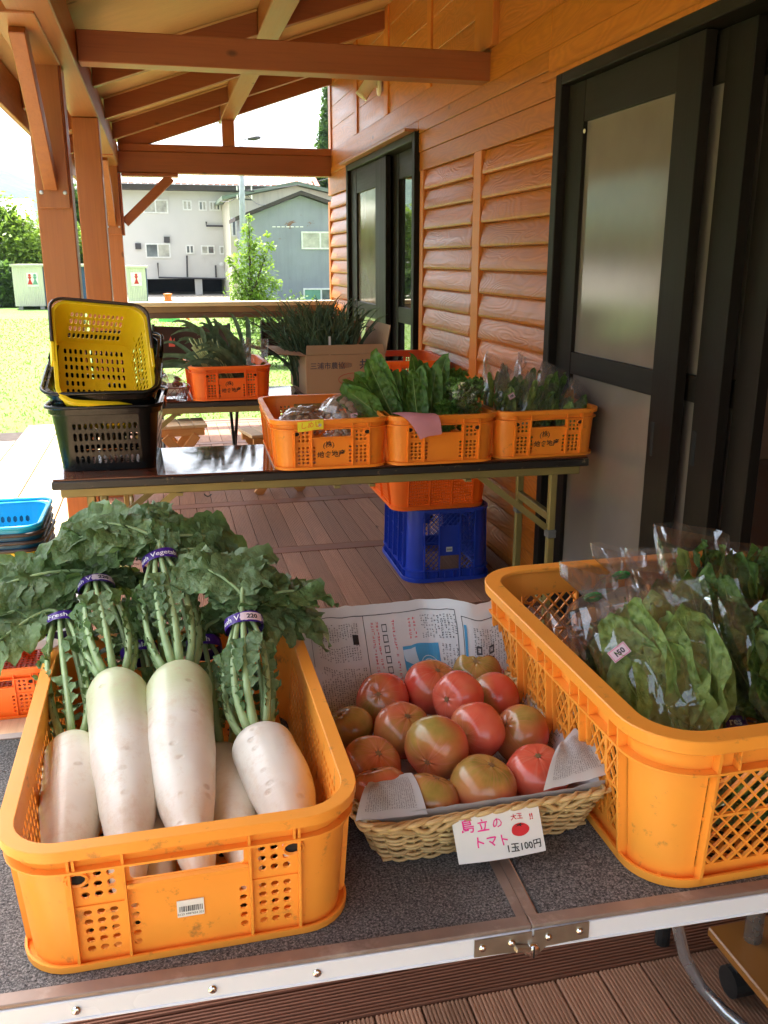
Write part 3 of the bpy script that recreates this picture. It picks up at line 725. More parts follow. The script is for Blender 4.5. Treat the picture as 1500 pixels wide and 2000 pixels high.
# --- house roof behind the left trees
hs = thing('far_house', 'house with a pale silver roof behind the trees at far left', 'building', (-12, 66, -.4))
a = at(-160, 412, 62.); c = at(64, 410, 62.)
far(hs, B().box(a.x, c.x - .4, 62.8, 70, -.5, c.z - .75), 'wall', M['render'])
b = B(); b.add([(a.x, 62, c.z - .75), (c.x + .15, 62, c.z - .75), (c.x - .5, 66, c.z + .75), (a.x, 66, c.z + .75), (a.x, 62, c.z - .63), (c.x + .15, 62, c.z - .63), (c.x - .5, 66, c.z + .87), (a.x, 66, c.z + .87)],
      [(0, 3, 2, 1), (4, 5, 6, 7), (0, 1, 5, 4), (1, 2, 6, 5), (2, 3, 7, 6), (3, 0, 4, 7)])
far(hs, b, 'roof', plain('silver_roof_sheet', (.62, .62, .62), .45, .3))
# --- trees
M['leafy'] = leafmat('young_leaves', (.11, .19, .025), (.20, .29, .05), .55, transl=.35, scale=3)
M['leafdark'] = leafmat('shrub_leaves', (.045, .10, .025), (.10, .17, .04), .55, transl=.3, scale=3)
M['conif'] = leafmat('conifer_sprays', (.04, .10, .025), (.09, .17, .04), .65, transl=.25, scale=4)
M['bark'] = plain('bark', (.12, .09, .065), .9, scale=6, bstr=.6, bscale=30, bdist=.02)
def crown(blobs, n, s, seed, elong=1.0):
    random.seed(seed); b = B(); tot = sum(q[3] ** 2 for q in blobs)
    for (x, y, z, r) in blobs:
        for k in range(int(n * r * r / tot)):
            d = Vector((random.gauss(0, 1), random.gauss(0, 1), random.gauss(0, 1))).normalized()
            rr = r * (random.random() ** .45) * (1 + .35 * mn.noise(d * 2.4 + Vector((x, y, z))))
            p = Vector((x, y, z)) + Vector((d.x, d.y, d.z * elong)) * rr
            q = Vector((random.gauss(0, 1), random.gauss(0, 1), random.gauss(0, .7))).normalized(); u = q.cross(Vector((.3, .2, 1))).normalized()
            a = s * rnd(.6, 1.4); w = a * .5
            b.add([p - q * a, p - u * w + q * .1 * a, p + q * a, p + u * w + q * .1 * a], [(0, 1, 2, 3)])
    return b
def tree(name, label, base, blobs, n, s, mat, seed, trunkr=.1, group=None, elong=1.0):
    t = thing(name, label, 'tree' if 'tree' in name else 'shrub', base, group=group)
    top = max(q[2] for q in blobs)
    br = B(); cx, cy = blobs[0][0], blobs[0][1]
    br.tube([(0, 0, 0), (cx * .3, cy * .3, top * .4), (cx, cy, top)], [trunkr, trunkr * .7, trunkr * .15], 7)
    for q in blobs[1:12]: br.tube([(cx * .3, cy * .3, max(.1, q[2] * .45)), (q[0] * .6, q[1] * .6, q[2] * .8), (q[0], q[1], q[2])], [trunkr * .5, trunkr * .3, trunkr * .08], 5)
    br.build('trunk', M['bark'], t)
    crown(blobs, n, s, seed, elong).build('crown', mat, t)
    return t
# small ornamental tree in front of the shed
p = at(492, 590, 23.); random.seed(5)
bl = [(0, 0, .5, .55), (-.15, 0, 1.0, .5), (.25, .1, 1.3, .45), (-.1, 0, 1.7, .42), (.1, 0, 2.1, .3), (-.05, 0, 2.45, .2), (.35, 0, 1.75, .22), (.48, 0, 2.05, .16), (-.38, 0, 1.4, .22), (-.5, 0, 1.75, .14), (.1, 0, .8, .6), (-.35, 0, .5, .4), (.4, 0, .55, .42), (.6, 0, 1.15, .2), (.02, 0, 2.75, .12), (.45, 0, 2.35, .1), (-.28, 0, 2.15, .12)]
tree('ornamental_tree', 'bright green young tree in front of the blue grey shed', (p.x, 23, -.4), bl, 5200, .055, M['leafy'], 11, .05)
# shrub under the rail
p = at(520, 650, 16.)
tree('lawn_shrub', 'dense dark green shrub on the lawn just beyond the handrail', (p.x + .25, 15.5, -.4), [(0, 0, .45, .55), (.45, .1, .5, .5), (-.4, 0, .35, .42), (.2, 0, .85, .4), (.8, 0, .4, .4)], 4500, .035, M['leafdark'], 12, .03)
# conifer beside the wall corner, behind the shed
p = at(640, 380, 58.); zt = at(640, 165, 58.).z + .4
bl = [(0, 0, 1.2 + (zt - 1.6) * k / 15, lerp(1.7, .30, k / 15)) for k in range(16)]
tree('conifer_tree', 'tall pointed conifer rising behind the roofs by the wall corner', (p.x + .05, 58, -.4), bl, 26000, .16, M['conif'], 13, .2, elong=1.3)
# trees at far left behind the container
for i, (u, v, y, rr, lab) in enumerate(((30, 470, 40, 1.5, 'broad bright green tree behind the two figure toilet container'), (-60, 480, 41, 1.7, 'leafy green tree at the left edge of the lawn'), (88, 500, 42, 1.1, 'low green tree between the container and the first post'), (10, 560, 38.5, 1.0, 'dark green bush left of the toilet container'))):
    p = at(u, v, y); random.seed(20 + i)
    bl = [(0, 0, p.z + .4, rr)] + [(rnd(-1.4, 1.4) * rr, rnd(-.8, .8) * rr, p.z + .4 + rnd(-1.2, .7) * rr, rr * rnd(.35, .6)) for k in range(11)]
    bl = [(x, y_, max(z, .3), r) for x, y_, z, r in bl]
    tree('broadleaf_tree' if i < 3 else 'garden_bush', lab, (p.x, y, -.4), bl, 9000, .12, M['leafy'] if i < 3 else M['leafdark'], 30 + i, .12)
p = at(165, 460, 44.)
tree('poplar_tree', 'slim dark green tree seen between the first two posts', (p.x, 44, -.4), [(0, 0, 1 + .5 * k, .75) for k in range(8)], 9000, .1, M['leafdark'], 41, .12)
# far tree belt in front of the mountains
for i in range(26):
    x = -90 + i * 7.3 + rnd(-2, 2); y = 95 + rnd(-8, 12)
    if i % 2 == 0 and -30 < x < 40: continue
    rr = rnd(2.4, 4.2)
    tree('distant_tree', 'rounded green tree in the far belt below the mountains', (x, y, -.4), [(0, 0, rr * 1.1, rr)] + [(rnd(-rr, rr), rnd(-1, 1), rr * rnd(.5, 1.6), rr * .5) for k in range(5)], 1400, .5, M['leafdark'], 60 + i, .3, 'trees in the far belt below the mountains')
# houses and trees out to the left, which the window glass reflects
for i, (x, y, w, d, h, mt, lab) in enumerate(((-30, 14, 8, 7, 5.2, 'render', 'grey two storey house across the lawn to the left'), (-27, 26, 7, 6, 3.6, 'shed', 'low grey shed across the lawn to the left'))):
    t = thing('neighbour_house', lab, 'building', (x, y, -.4))
    B().box(-d / 2, d / 2, -w / 2, w / 2, 0, h).build('wall', M[mt], t)
    b = B(); b.add([(-d / 2 - .5, -w / 2 - .5, h - .2), (d / 2 + .5, -w / 2 - .5, h - .2), (0, -w / 2 - .5, h + 1.6), (-d / 2 - .5, w / 2 + .5, h - .2), (d / 2 + .5, w / 2 + .5, h - .2), (0, w / 2 + .5, h + 1.6)], [(0, 1, 2), (3, 5, 4), (0, 2, 5, 3), (1, 4, 5, 2), (0, 3, 4, 1)])
    b.build('roof', M['rustroof'] if i == 0 else M['greenroof'], t)
    B().box(d / 2, d / 2 + .05, -1, 1, h * .5, h * .5 + 1).build('window', M['winglass'], t)
for i in range(5):
    random.seed(80 + i); rr = rnd(1.2, 2)
    tree('broadleaf_tree', 'round green tree along the left side of the lawn', (-20 + rnd(-2, 2), 5 + i * 7, -.4), [(0, 0, rr, rr)] + [(rnd(-rr, rr), rnd(-rr, rr), rr * rnd(.5, 1.5), rr * .5) for k in range(6)], 2500, .16, M['leafy'], 90 + i, .15, 'trees along the left side of the lawn')
# --- utility pole with lamp, toy on the lawn
Y = 33.; a = at(463, 238, Y); 
up = thing('utility_pole', 'grey utility pole with a street lamp arm above the shed roof', 'pole', (a.x, Y, -.4))
M['polegrey'] = plain('pole_concrete', (.34, .37, .40), .7)
B().tube([(0, 0, 0), (.10, 0, a.z + .4)], [.13, .08], 10).build('pole', M['polegrey'], up, smooth=True)
zt = a.z + .4
B().tube([(.1, 0, zt - .62), (.22, 0, zt - .56), (.36, 0, zt - .52)], .02, 6).build('lamp_arm', M['pipe'], up)
B().lathe([(.001, -.26), (.05, -.2), (.085, 0), (.05, .2), (.001, .24)], 10).xf(Matrix.Translation((.56, 0, zt - .50)) @ Matrix.Rotation(R(82), 4, 'Y')).build('street_lamp_head', M['pipe'], up, smooth=True)
z2 = at(470, 372, Y).z + .4
for k, (dz, w) in enumerate(((0, .38), (-.28, .3))):
    B().beam((-w * .2, 0, z2 + dz), (w * 1.3, 0, z2 + dz - .02), .05, .05).build('cross_arm', M['pipe'], up)
    for q in (-.1, .15, .4): B().tube([(q, 0, z2 + dz), (q, 0, z2 + dz + .14)], .025, 6).build('insulator', M['sign'], up)
for k, (u, v) in enumerate(((430, 392), (520, 400), (700, 330))):
    e = at(u, v, Y + 8); s = Vector((.12, 0, z2)); e = e - up.location
    B().tube([s.lerp(e, t / 8) - Vector((0, 0, math.sin(math.pi * t / 8) * .18)) for t in range(9)], .012, 4).build('wire', M['pipe'], up)
Y = 28.; p = at(331, 628, Y)
ty = thing('lawn_toy', 'orange and green plastic toy stand on the sunlit lawn', 'toy', (p.x, Y, -.4))
M['toyor'] = plain('orange_toy_plastic', (.75, .16, .03), .4); M['toygr'] = plain('green_toy_plastic', (.12, .55, .10), .4)
B().lathe([(.001, .0), (.32, .0), (.30, .12), (.001, .14)], 14).build('base', M['toygr'], ty)
B().lathe([(.001, .142), (.12, .142), (.10, .75), (.14, .8), (.001, .82)], 12).build('column', M['toyor'], ty)
B().tube([(-.1, 0, .45), (-.8, 0, .2), (-1.7, 0, .02)], .035, 6).build('hose_arm', M['toygr'], ty)
B().tube([(-.1, .1, .6), (-.5, .1, .1), (-.6, .1, .02)], .035, 6).build('leg', M['toygr'], ty); B().tube([(.1, .1, .6), (.5, .1, .1), (.6, .1, .02)], .035, 6).build('leg', M['toyor'], ty)

# ================================================================== TABLES, CRATES, BASKETS
M['or1'] = plain('orange_crate_plastic', (.92, .265, .022), .38, var=.07, scale=5, bscale=40, bstr=.05, dirt=((.52, .18, .03), 34, .62))
M['or2'] = plain('amber_crate_plastic', (.94, .355, .045), .42, var=.06, scale=5, bscale=60, bstr=.08, dirt=((.50, .22, .05), 34, .60))
M['or3'] = plain('red_orange_crate_plastic', (.88, .155, .012), .38, var=.06, scale=5, bscale=40, bstr=.05, dirt=((.48, .14, .03), 24, .66))
M['blueplastic'] = plain('blue_crate_plastic', (.012, .045, .42), .38, var=.12, scale=6, bscale=50, bstr=.06, dirt=((.05, .09, .3), 18, .64))
M['yellow'] = plain('yellow_basket_plastic', (.80, .55, .012), .33, var=.05, bstr=.04)
M['blackp'] = plain('black_basket_plastic', (.0035, .004, .004), .2, spec=.35, var=.1, bstr=.04, bscale=30)
M['brownp'] = plain('dark_brown_handle_plastic', (.045, .028, .022), .35)
M['cyan'] = plain('cyan_basket_plastic', (.01, .34, .58), .35)
M['navy'] = plain('teal_blue_basket_plastic', (.01, .09, .17), .4)
M['clearp'] = plain('pale_translucent_plastic', (.55, .55, .52), .35)
M['ink'] = plain('black_marker_ink', (.012, .012, .012), .6, bstr=0)
M['paper'] = plain('white_paper', (.80, .80, .79), .7, var=.03, bstr=.05)
M['pinkink'] = plain('pink_marker_ink', (.85, .03, .30), .6, bstr=0)
M['redink'] = plain('red_marker_ink', (.65, .02, .03), .6, bstr=0)
M['pinkpaper'] = plain('pink_paper', (.66, .27, .30), .75, var=.03, bstr=.04)
M['yellowpaper'] = plain('yellow_paper', (.80, .66, .03), .7, var=.03, bstr=.04)
M['orangeink'] = plain('orange_marker_ink', (.75, .16, .02), .6, bstr=0)
M['purple'] = plain('purple_tape', (.055, .012, .24), .35, var=.1, bstr=.05)
M['whiteink'] = plain('white_print', (.80, .78, .82), .5, bstr=0)

def perf(b, us, vs, holes, mp, t, ch=.28):
    """plate with holes: us/vs are cut lines, holes a set of (i,j) cells; mp(u,v,d)->point, d=0 inner, t outer; octagonal holes"""
    nu, nv = len(us) - 1, len(vs) - 1; V = {}
    def vx(u, v, d):
        k = (round(u, 6), round(v, 6), d)
        if k not in V: V[k] = len(b.v); b.v.append(tuple(mp(u, v, t if d else 0)))
        return V[k]
    def filled(i, j): return 0 <= i < nu and 0 <= j < nv and (i, j) not in holes
    for i in range(nu):
        for j in range(nv):
            u0, u1, v0, v1 = us[i], us[i + 1], vs[j], vs[j + 1]
            if (i, j) not in holes:
                b.f.append((vx(u0, v0, 1), vx(u1, v0, 1), vx(u1, v1, 1), vx(u0, v1, 1)))
                b.f.append((vx(u0, v0, 0), vx(u0, v1, 0), vx(u1, v1, 0), vx(u1, v0, 0)))
                for (di, dj, a, c) in ((0, -1, (u0, v0), (u1, v0)), (1, 0, (u1, v0), (u1, v1)), (0, 1, (u1, v1), (u0, v1)), (-1, 0, (u0, v1), (u0, v0))):
                    ii, jj = i + di, j + dj
                    if not (0 <= ii < nu and 0 <= jj < nv): b.f.append((vx(*a, 0), vx(*c, 0), vx(*c, 1), vx(*a, 1)))
            else:
                c = min(u1 - u0, v1 - v0) * ch
                P = [(u0 + c, v0), (u1 - c, v0), (u1, v0 + c), (u1, v1 - c), (u1 - c, v1), (u0 + c, v1), (u0, v1 - c), (u0, v0 + c)]
                for k in range(8): a, q = P[k], P[(k + 1) % 8]; b.f.append((vx(*a, 0), vx(*a, 1), vx(*q, 1), vx(*q, 0)))
                for cr, k0, k1 in (((u1, v0), 1, 2), ((u1, v1), 3, 4), ((u0, v1), 5, 6), ((u0, v0), 7, 0)):
                    b.f.append((vx(*cr, 1), vx(*P[k1], 1), vx(*P[k0], 1))); b.f.append((vx(*cr, 0), vx(*P[k0], 0), vx(*P[k1], 0)))
def cuts(lo, hi, spans):
    """cut lines for hole spans plus the index set of hole intervals"""
    c = [lo]; hs = []
    for a, q in spans: c += [a, q]; hs.append(len(c) - 2)
    c.append(hi); return c, hs
def hgrid(b, u0, u1, v0, v1, uspans, vspans, mp, t, skip=None, ch=.28):
    us, hu = cuts(u0, u1, uspans); vs, hv = cuts(v0, v1, vspans)
    perf(b, us, vs, {(i, j) for i in hu for j in hv if not (skip and skip((us[i] + us[i + 1]) / 2, (vs[j] + vs[j + 1]) / 2))}, mp, t, ch)
def spans(a, q, n, fill=.6):
    p = (q - a) / n; return [(a + p * (k + .5 - fill / 2), a + p * (k + .5 + fill / 2)) for k in range(n)]
def lattice(b, u0, u1, v0, v1, s, w, mp, t0, t1, k_=1.0):
    """diagonal bars clipped to the rectangle; k_ = steepness dv/du"""
    H = v1 - v0; W = u1 - u0
    for sg in (1, -1):
        c = -H / k_ - s
        while c < W + H / k_ + s:
            # line: u = u0 + c + sg*(v-v0)/k_
            def uu(v): return u0 + c + sg * (v - v0) / k_
            va, vb = v0, v1
            ua, ub = uu(va), uu(vb)
            for lim in (u0, u1):
                vl = v0 + (lim - u0 - c) * k_ * sg
                if lim == u0:
                    if ua < u0: va = max(va, vl) if sg > 0 else va
                    if ub < u0: vb = min(vb, vl)
                    if sg > 0 and ub < u0: vb = va
                    if sg < 0 and ua < u0: vb = va
                else:
                    if ua > u1 and sg < 0: va = max(va, vl)
                    if ub > u1 and sg > 0: vb = min(vb, vl)
                    if sg > 0 and ua > u1: vb = va
                    if sg < 0 and ub > u1: vb = va
            if vb - va > .002:
                ua, ub = uu(va), uu(vb)
                hw = w / 2 * math.sqrt(1 + 1 / k_ ** 2)
                d0, d1 = (t0, t1) if sg > 0 else (t0 + .0004, t1 - .0004)
                P = [(ua - hw, va), (ua + hw, va), (ub + hw, vb), (ub - hw, vb)]
                b.add([mp(min(max(p[0], u0), u1), p[1], d0) for p in P] + [mp(min(max(p[0], u0), u1), p[1], d1) for p in P],
                      [(0, 3, 2, 1), (4, 5, 6, 7), (0, 1, 5, 4), (1, 2, 6, 5), (2, 3, 7, 6), (3, 0, 4, 7)])
            c += s
class Tub:
    """rounded-rectangle tapering container; local origin at centre of the bottom"""
    def __init__(s, W, L, H, taper=.012, r=.045, t=.003, flipz=False):
        s.W, s.L, s.H, s.tp, s.r, s.t = W, L, H, taper, r, t
    def hx(s, z): return s.W / 2 - s.tp * (1 - z / s.H)
    def hy(s, z): return s.L / 2 - s.tp * (1 - z / s.H)
    def wall(s, side):
        def mp(u, z, d):
            if side == 'f': return (u, -(s.hy(z) + d), z)
            if side == 'b': return (-u, s.hy(z) + d, z)
            if side == 'r': return (s.hx(z) + d, u, z)
            return (-(s.hx(z) + d), -u, z)
        return mp
    def half(s, side): return (s.W if side in 'fb' else s.L) / 2 - s.tp - s.r
    def perim(s, z, d, n=6):
        ax, ay = s.W / 2 - s.tp - s.r, s.L / 2 - s.tp - s.r; rx = s.hx(z) - ax + d; ry = s.hy(z) - ay + d; P = []
        for cx, cy, a0 in ((ax, -ay, -90), (ax, ay, 0), (-ax, ay, 90), (-ax, -ay, 180)):
            for k in range(n + 1):
                a = R(a0 + 90 * k / n); P.append((cx + rx * math.cos(a), cy + ry * math.sin(a), z))
        return P
    def corners(s, z0, z1, d0, d1, n, done):
        for q in range(4): b = B(); s.corner(b, z0, z1, d0, d1, n, q); done(b)
    def corner(s, b, z0, z1, d0, d1, n=6, which=0):
        ax, ay = s.W / 2 - s.tp - s.r, s.L / 2 - s.tp - s.r
        for cx, cy, a0 in (((ax, -ay, -90), (ax, ay, 0), (-ax, ay, 90), (-ax, -ay, 180))[which],):
            vs = []
            for k in range(n + 1):
                a = R(a0 + 90 * k / n)
                for z in (z0, z1):
                    for d in (d0, d1):
                        rx = s.hx(z) - ax + d; ry = s.hy(z) - ay + d
                        vs.append((cx + rx * math.cos(a), cy + ry * math.sin(a), z))
            fs = []
            for k in range(n):
                o, q = 4 * k, 4 * k + 4
                fs += [(o + 1, q + 1, q + 3, o + 3), (o, o + 2, q + 2, q), (o + 2, o + 3, q + 3, q + 2), (o, q, q + 1, o + 1)]
            b.add(vs, fs)
    def band(s, b, z0, z1, d0, d1, n=6):
        """closed band all round"""
        A = [s.perim(z, d, n) for z, d in ((z0, d0), (z0, d1), (z1, d1), (z1, d0))]; m = len(A[0]); o = len(b.v)
        for P in A: b.v += P
        for q in range(4):
            q2 = (q + 1) % 4
            for k in range(m):
                k2 = (k + 1) % m; b.f.append((o + q * m + k, o + q * m + k2, o + q2 * m + k2, o + q2 * m + k))
    def rib(s, b, side, u, z0, z1, d, w=.003):
        mp = s.wall(side); P = []
        for z in (z0, z1):
            for dd in (s.t * .5, d):
                P += [mp(u - w / 2, z, dd), mp(u + w / 2, z, dd)]
        b.add(P, [(0, 1, 3, 2), (4, 6, 7, 5), (0, 2, 6, 4), (1, 5, 7, 3), (2, 3, 7, 6), (0, 4, 5, 1)])

def small_crate(label, loc, rotz=0, mat='or1', group='small orange produce crates', detail=True, tilt=None):
    T = Tub(.375, .55, .165); H = T.H; m = M[mat]
    c = thing('produce_crate', label, 'crate', loc, (0, 0, rotz), group)
    zh = [(.092, .1005), (.1055, .114), (.119, .1275)]; zl = [(.018 + .0125 * k, .018 + .0125 * k + .0078) for k in range(5)]
    for side in 'fb':
        mp = T.wall(side); h = T.half(side); b = B()
        perf(b, [-h, -.124], [0, H], set(), mp, T.t); perf(b, [.124, h], [0, H], set(), mp, T.t)
        for sg in (-1, 1):
            a, q = sorted((sg * .068, sg * .124))
            hgrid(b, a, q, 0, H, spans(a + .007, q - .007, 3, .62), zl + zh, mp, T.t)
        hgrid(b, -.068, .068, 0, .088, [(-.064, -.0555), (.0555, .064)], zl, mp, T.t)
        perf(b, [-.068, -.062, .062, .068], [.088, .108, .1335, H], {(1, 1)}, mp, T.t, .12)
        b.build('wall', m, c)
        rb = B()
        for u in (-.124, -.068, .068, .124): T.rib(rb, side, u, .004, H - .004, .011)
        for u in (-h + .012, h - .012): T.rib(rb, side, u, .136, H - .004, .011)
        # label plate frame and hand-hold lip
        for z0, z1, u0, u1, d in ((.102, .1075, -.066, .066, .0105), (.080, .083, -.122, -.07, .005), (.080, .083, .07, .122, .005)):
            P = [mp(u, z, dd) for z in (z0, z1) for dd in (.0015, d) for u in (u0, u1)]
            rb.add(P, [(0, 1, 3, 2), (4, 6, 7, 5), (0, 2, 6, 4), (1, 5, 7, 3), (2, 3, 7, 6), (0, 4, 5, 1)])
        rb.build('rib', m, c)
        for u in (-h + .013, h - .013):
            b = B(); b.ring([mp(u + .0115 * math.cos(k * .5236), .120 + .0085 * math.sin(k * .5236), .0045) for k in range(12)], .0022, 5); dr = b.build('drain_ring', m, c)
            b = B(); b.add([mp(u + .0095 * math.cos(k * .5236), .120 + .007 * math.sin(k * .5236), .0036) for k in range(12)], [tuple(range(12))]); b.build('drain_hole', M['slot'], dr)
    for side in 'lr':
        mp = T.wall(side); h = T.half(side); b = B(); g = h * 2 / 3
        for k in range(3):
            a = -h + k * g
            if detail: hgrid(b, a, a + g, 0, H, spans(a + .008, a + g - .008, 9, .5), [(.022 + .0135 * q, .022 + .0135 * q + .0085) for q in range(8)], mp, T.t, ch=.2)
            else: perf(b, [a, a + g], [0, H], set(), mp, T.t)
        b.build('wall', m, c)
        rb = B()
        for k in range(4): T.rib(rb, side, max(-h + .003, min(h - .003, -h + k * g)), .004, H - .004, .011)
        for k in range(6): T.rib(rb, side, -h + (k + .5) * g / 2, .136, H - .004, .011)
        rb.build('rib', m, c)
    T.corners(0, H, 0, T.t, 6, lambda b: b.build('corner_wall', m, c, smooth='auto'))
    b = B(); T.band(b, H - .0035, H + .0015, -.004, .0145, 7); T.band(b, H - .013, H - .0035, .0115, .0145, 7); b.build('rim', m, c, bevel=.0009, smooth='auto')
    b = B(); T.band(b, .1335, .1365, .002, .0125, 7); b.build('ledge', m, c, smooth='auto')
    b = B(); T.band(b, 0, .004, .002, .0125, 7); T.band(b, .004, .009, .0095, .0125, 7); b.build('base_rim', m, c, smooth='auto')
    b = B(); hx, hy = T.hx(0) - .002, T.hy(0) - .002
    def fm(u, v, d): return (u, v, .003 + d)
    if detail: hgrid(b, -hx + .03, hx - .03, -hy + .03, hy - .03, spans(-hx + .035, hx - .035, 16, .6), spans(-hy + .035, hy - .035, 22, .6), fm, .003)
    b.add([(x, y, .0031) for x, y in ((-hx + .01, -hy + .01), (hx - .01, -hy + .01), (hx - .01, hy - .01), (-hx + .01, hy - .01), (-hx + .03, -hy + .03), (hx - .03, -hy + .03), (hx - .03, hy - .03), (-hx + .03, hy - .03))],
          [(0, 1, 5, 4), (1, 2, 6, 5), (2, 3, 7, 6), (3, 0, 4, 7)])
    if not detail: b.box(-hx + .03, hx - .03, -hy + .03, hy - .03, .003, .006)
    b.build('floor', m, c)
    c['T'] = 0; del c['T']
    return c, T
def crate_front(T, side='f', d=.0036):
    mp = T.wall(side); return lambda x, y: mp(x, y, d)

# ---- near crate with daikon
NC, NT = small_crate('amber crate holding the white daikon radishes on the near grey table', (-.012, 1.148, .6005), 0, 'or2')
def sticker(par, T, x, z, w, h, d=.0045):
    mp = T.wall('f'); s = B(); 
    s.add([mp(x + a, z + q, dd) for dd in (d - .0008, d) for a, q in ((-w / 2, -h / 2), (w / 2, -h / 2), (w / 2, h / 2), (-w / 2, h / 2))], [(0, 3, 2, 1), (4, 5, 6, 7), (0, 1, 5, 4), (1, 2, 6, 5), (2, 3, 7, 6), (3, 0, 4, 7)])
    o = s.build('barcode_sticker', M['paper'], par)
    b = B(); random.seed(4); u = -w * .42
    while u < w * .42:
        ww = random.choice((.0004, .0007, .0011)); b.add([mp(x + a, z + q, d + .0003) for a, q in ((u, -h * .18), (u + ww, -h * .18), (u + ww, h * .16), (u, h * .16))], [(0, 1, 2, 3)]); u += ww + random.choice((.0004, .0007, .0010))
    b.build('barcode', M['ink'], o)
    letter('0123 4987654 321', h * .17, lambda a, q: mp(x + a, z + q - h * .38, d + .0003), M['ink'], o)
    return o
sticker(NC, NT, .0, .058, .030, .023)
# ---- the three crates on the middle table, two more behind
TROT = R(-2.5)
m1, T1 = small_crate('orange crate of bagged brown mushrooms with a yellow paper tag on the middle table', (.522, 3.105, .7005), R(-1.5))
m2, _ = small_crate('orange crate of upright leafy greens with pink paper over its corner, middle table', (.898, 3.093, .7005), R(-1))
m3, _ = small_crate('orange crate of bagged greens at the wall end of the middle table', (1.274, 3.105, .7005), R(.5))
m4, _ = small_crate('orange crate of leeks beside the cardboard box on the far table', (.300, 4.70, .7005), R(2), 'or3')
m5, _ = small_crate('orange crate against the wall on the far table behind the tall leafy greens', (1.250, 4.72, .7005), R(-3), 'or3', detail=False)
m6, _ = small_crate('red orange crate on the deck at the left under the stacked coloured baskets', (-.58, 2.95, .001), 0, 'or3')
c_, _ = None, None
for cr in (m1, m3, m4):
    f = crate_front(T1)
    letter('(株)', .0235, lambda x, y: f(x - .012 + .02 * y, .0735 + y + .04 * x), M['ink'], cr, jit=.0008, bold=.012)
    letter('地食地産', .0235, lambda x, y: f(x - .003, .040 + y + .05 * x), M['ink'], cr, jit=.0012, bold=.014)
# yellow tag
mp1 = T1.wall('f')
tg = thing('price_tag', 'yellow paper tag lettered in orange hanging on the mushroom crate rim', 'tag', (0, 0, 0))
tg.location = m1.location; tg.rotation_euler = m1.rotation_euler
def yt(x, y, d=.0165): return mp1(x - .073, y + .146 + .004 * math.sin(x * 40), d + .003 * math.sin(x * 30 + 1))
B().grid(lambda i, j: yt(-.042 + .084 * i, -.012 + .032 * j), 8, 3).build('paper', M['yellowpaper'], tg)
letter('しめじ', .0225, lambda x, y: yt(x, y - .002, .0170), M['orangeink'], tg, jit=.0006, bold=.008)
B().grid(lambda i, j: yt(.030 + .0055 * j * math.cos(i * 6.283), .001 + .0055 * j * math.sin(i * 6.283), .0168), 14, 1, True).build('round_seal', M['clearp'], tg)
# pink paper lying over the corner of the second crate
pk = B()
def pink(i, j):
    # lies on the rim, then bends over and hangs down in front
    tl, tr, bl, br = Vector((.722, 2.865, .872)), Vector((.862, 2.85, .871)), Vector((.792, 2.752, .800)), Vector((.868, 2.762, .817))
    p = tl.lerp(tr, i).lerp(bl.lerp(br, i), j)
    q = math.sin(math.pi * min(1, j * 1.0)) ; return p + Vector((0, -.020 * q, .024 * q + .003 * math.sin(i * 5)))
pk.grid(pink, 8, 14)
tag(pk.build('pink_paper', M['pinkpaper'], smooth=True), 'blank sheet of pink paper curling down over the crate corner of greens', 'paper')

# ---- square-holed crate standing on the blue crate
def mesh_crate():
    T = Tub(.44, .60, .19, .022, .05, .003); m = M['or3']
    c = thing('mesh_crate', 'orange square holed crate standing on the blue crate under the middle table', 'crate', (1.115, 3.84, .3265), 0)
    for side in 'fblr':
        mp = T.wall(side); h = T.half(side); n = 3; g = 2 * h / n; b = B()
        for k in range(n):
            a = -h + k * g; hgrid(b, a, a + g, 0, T.H, spans(a + .006, a + g - .006, 8, .55), spans(.022, .15, 9, .55), mp, T.t, ch=.08)
        b.build('wall', m, c); rb = B()
        for k in range(n + 1): T.rib(rb, side, max(-h + .003, min(h - .003, -h + k * g)), .012, T.H - .004, .012)
        rb.build('rib', m, c)
    T.corners(0, T.H, 0, T.t, 6, lambda b: b.build('corner_wall', m, c, smooth='auto'))
    b = B(); T.band(b, T.H - .004, T.H + .002, -.004, .016, 7); T.band(b, T.H - .02, T.H - .004, .013, .016, 7); b.build('rim', m, c)
    b = B(); T.band(b, 0, .018, 0, .010, 7); b.build('base_rim', m, c, smooth='auto')
    B().box(-.19, .19, -.27, .27, .002, .006).build('floor', m, c); return c
mesh_crate()
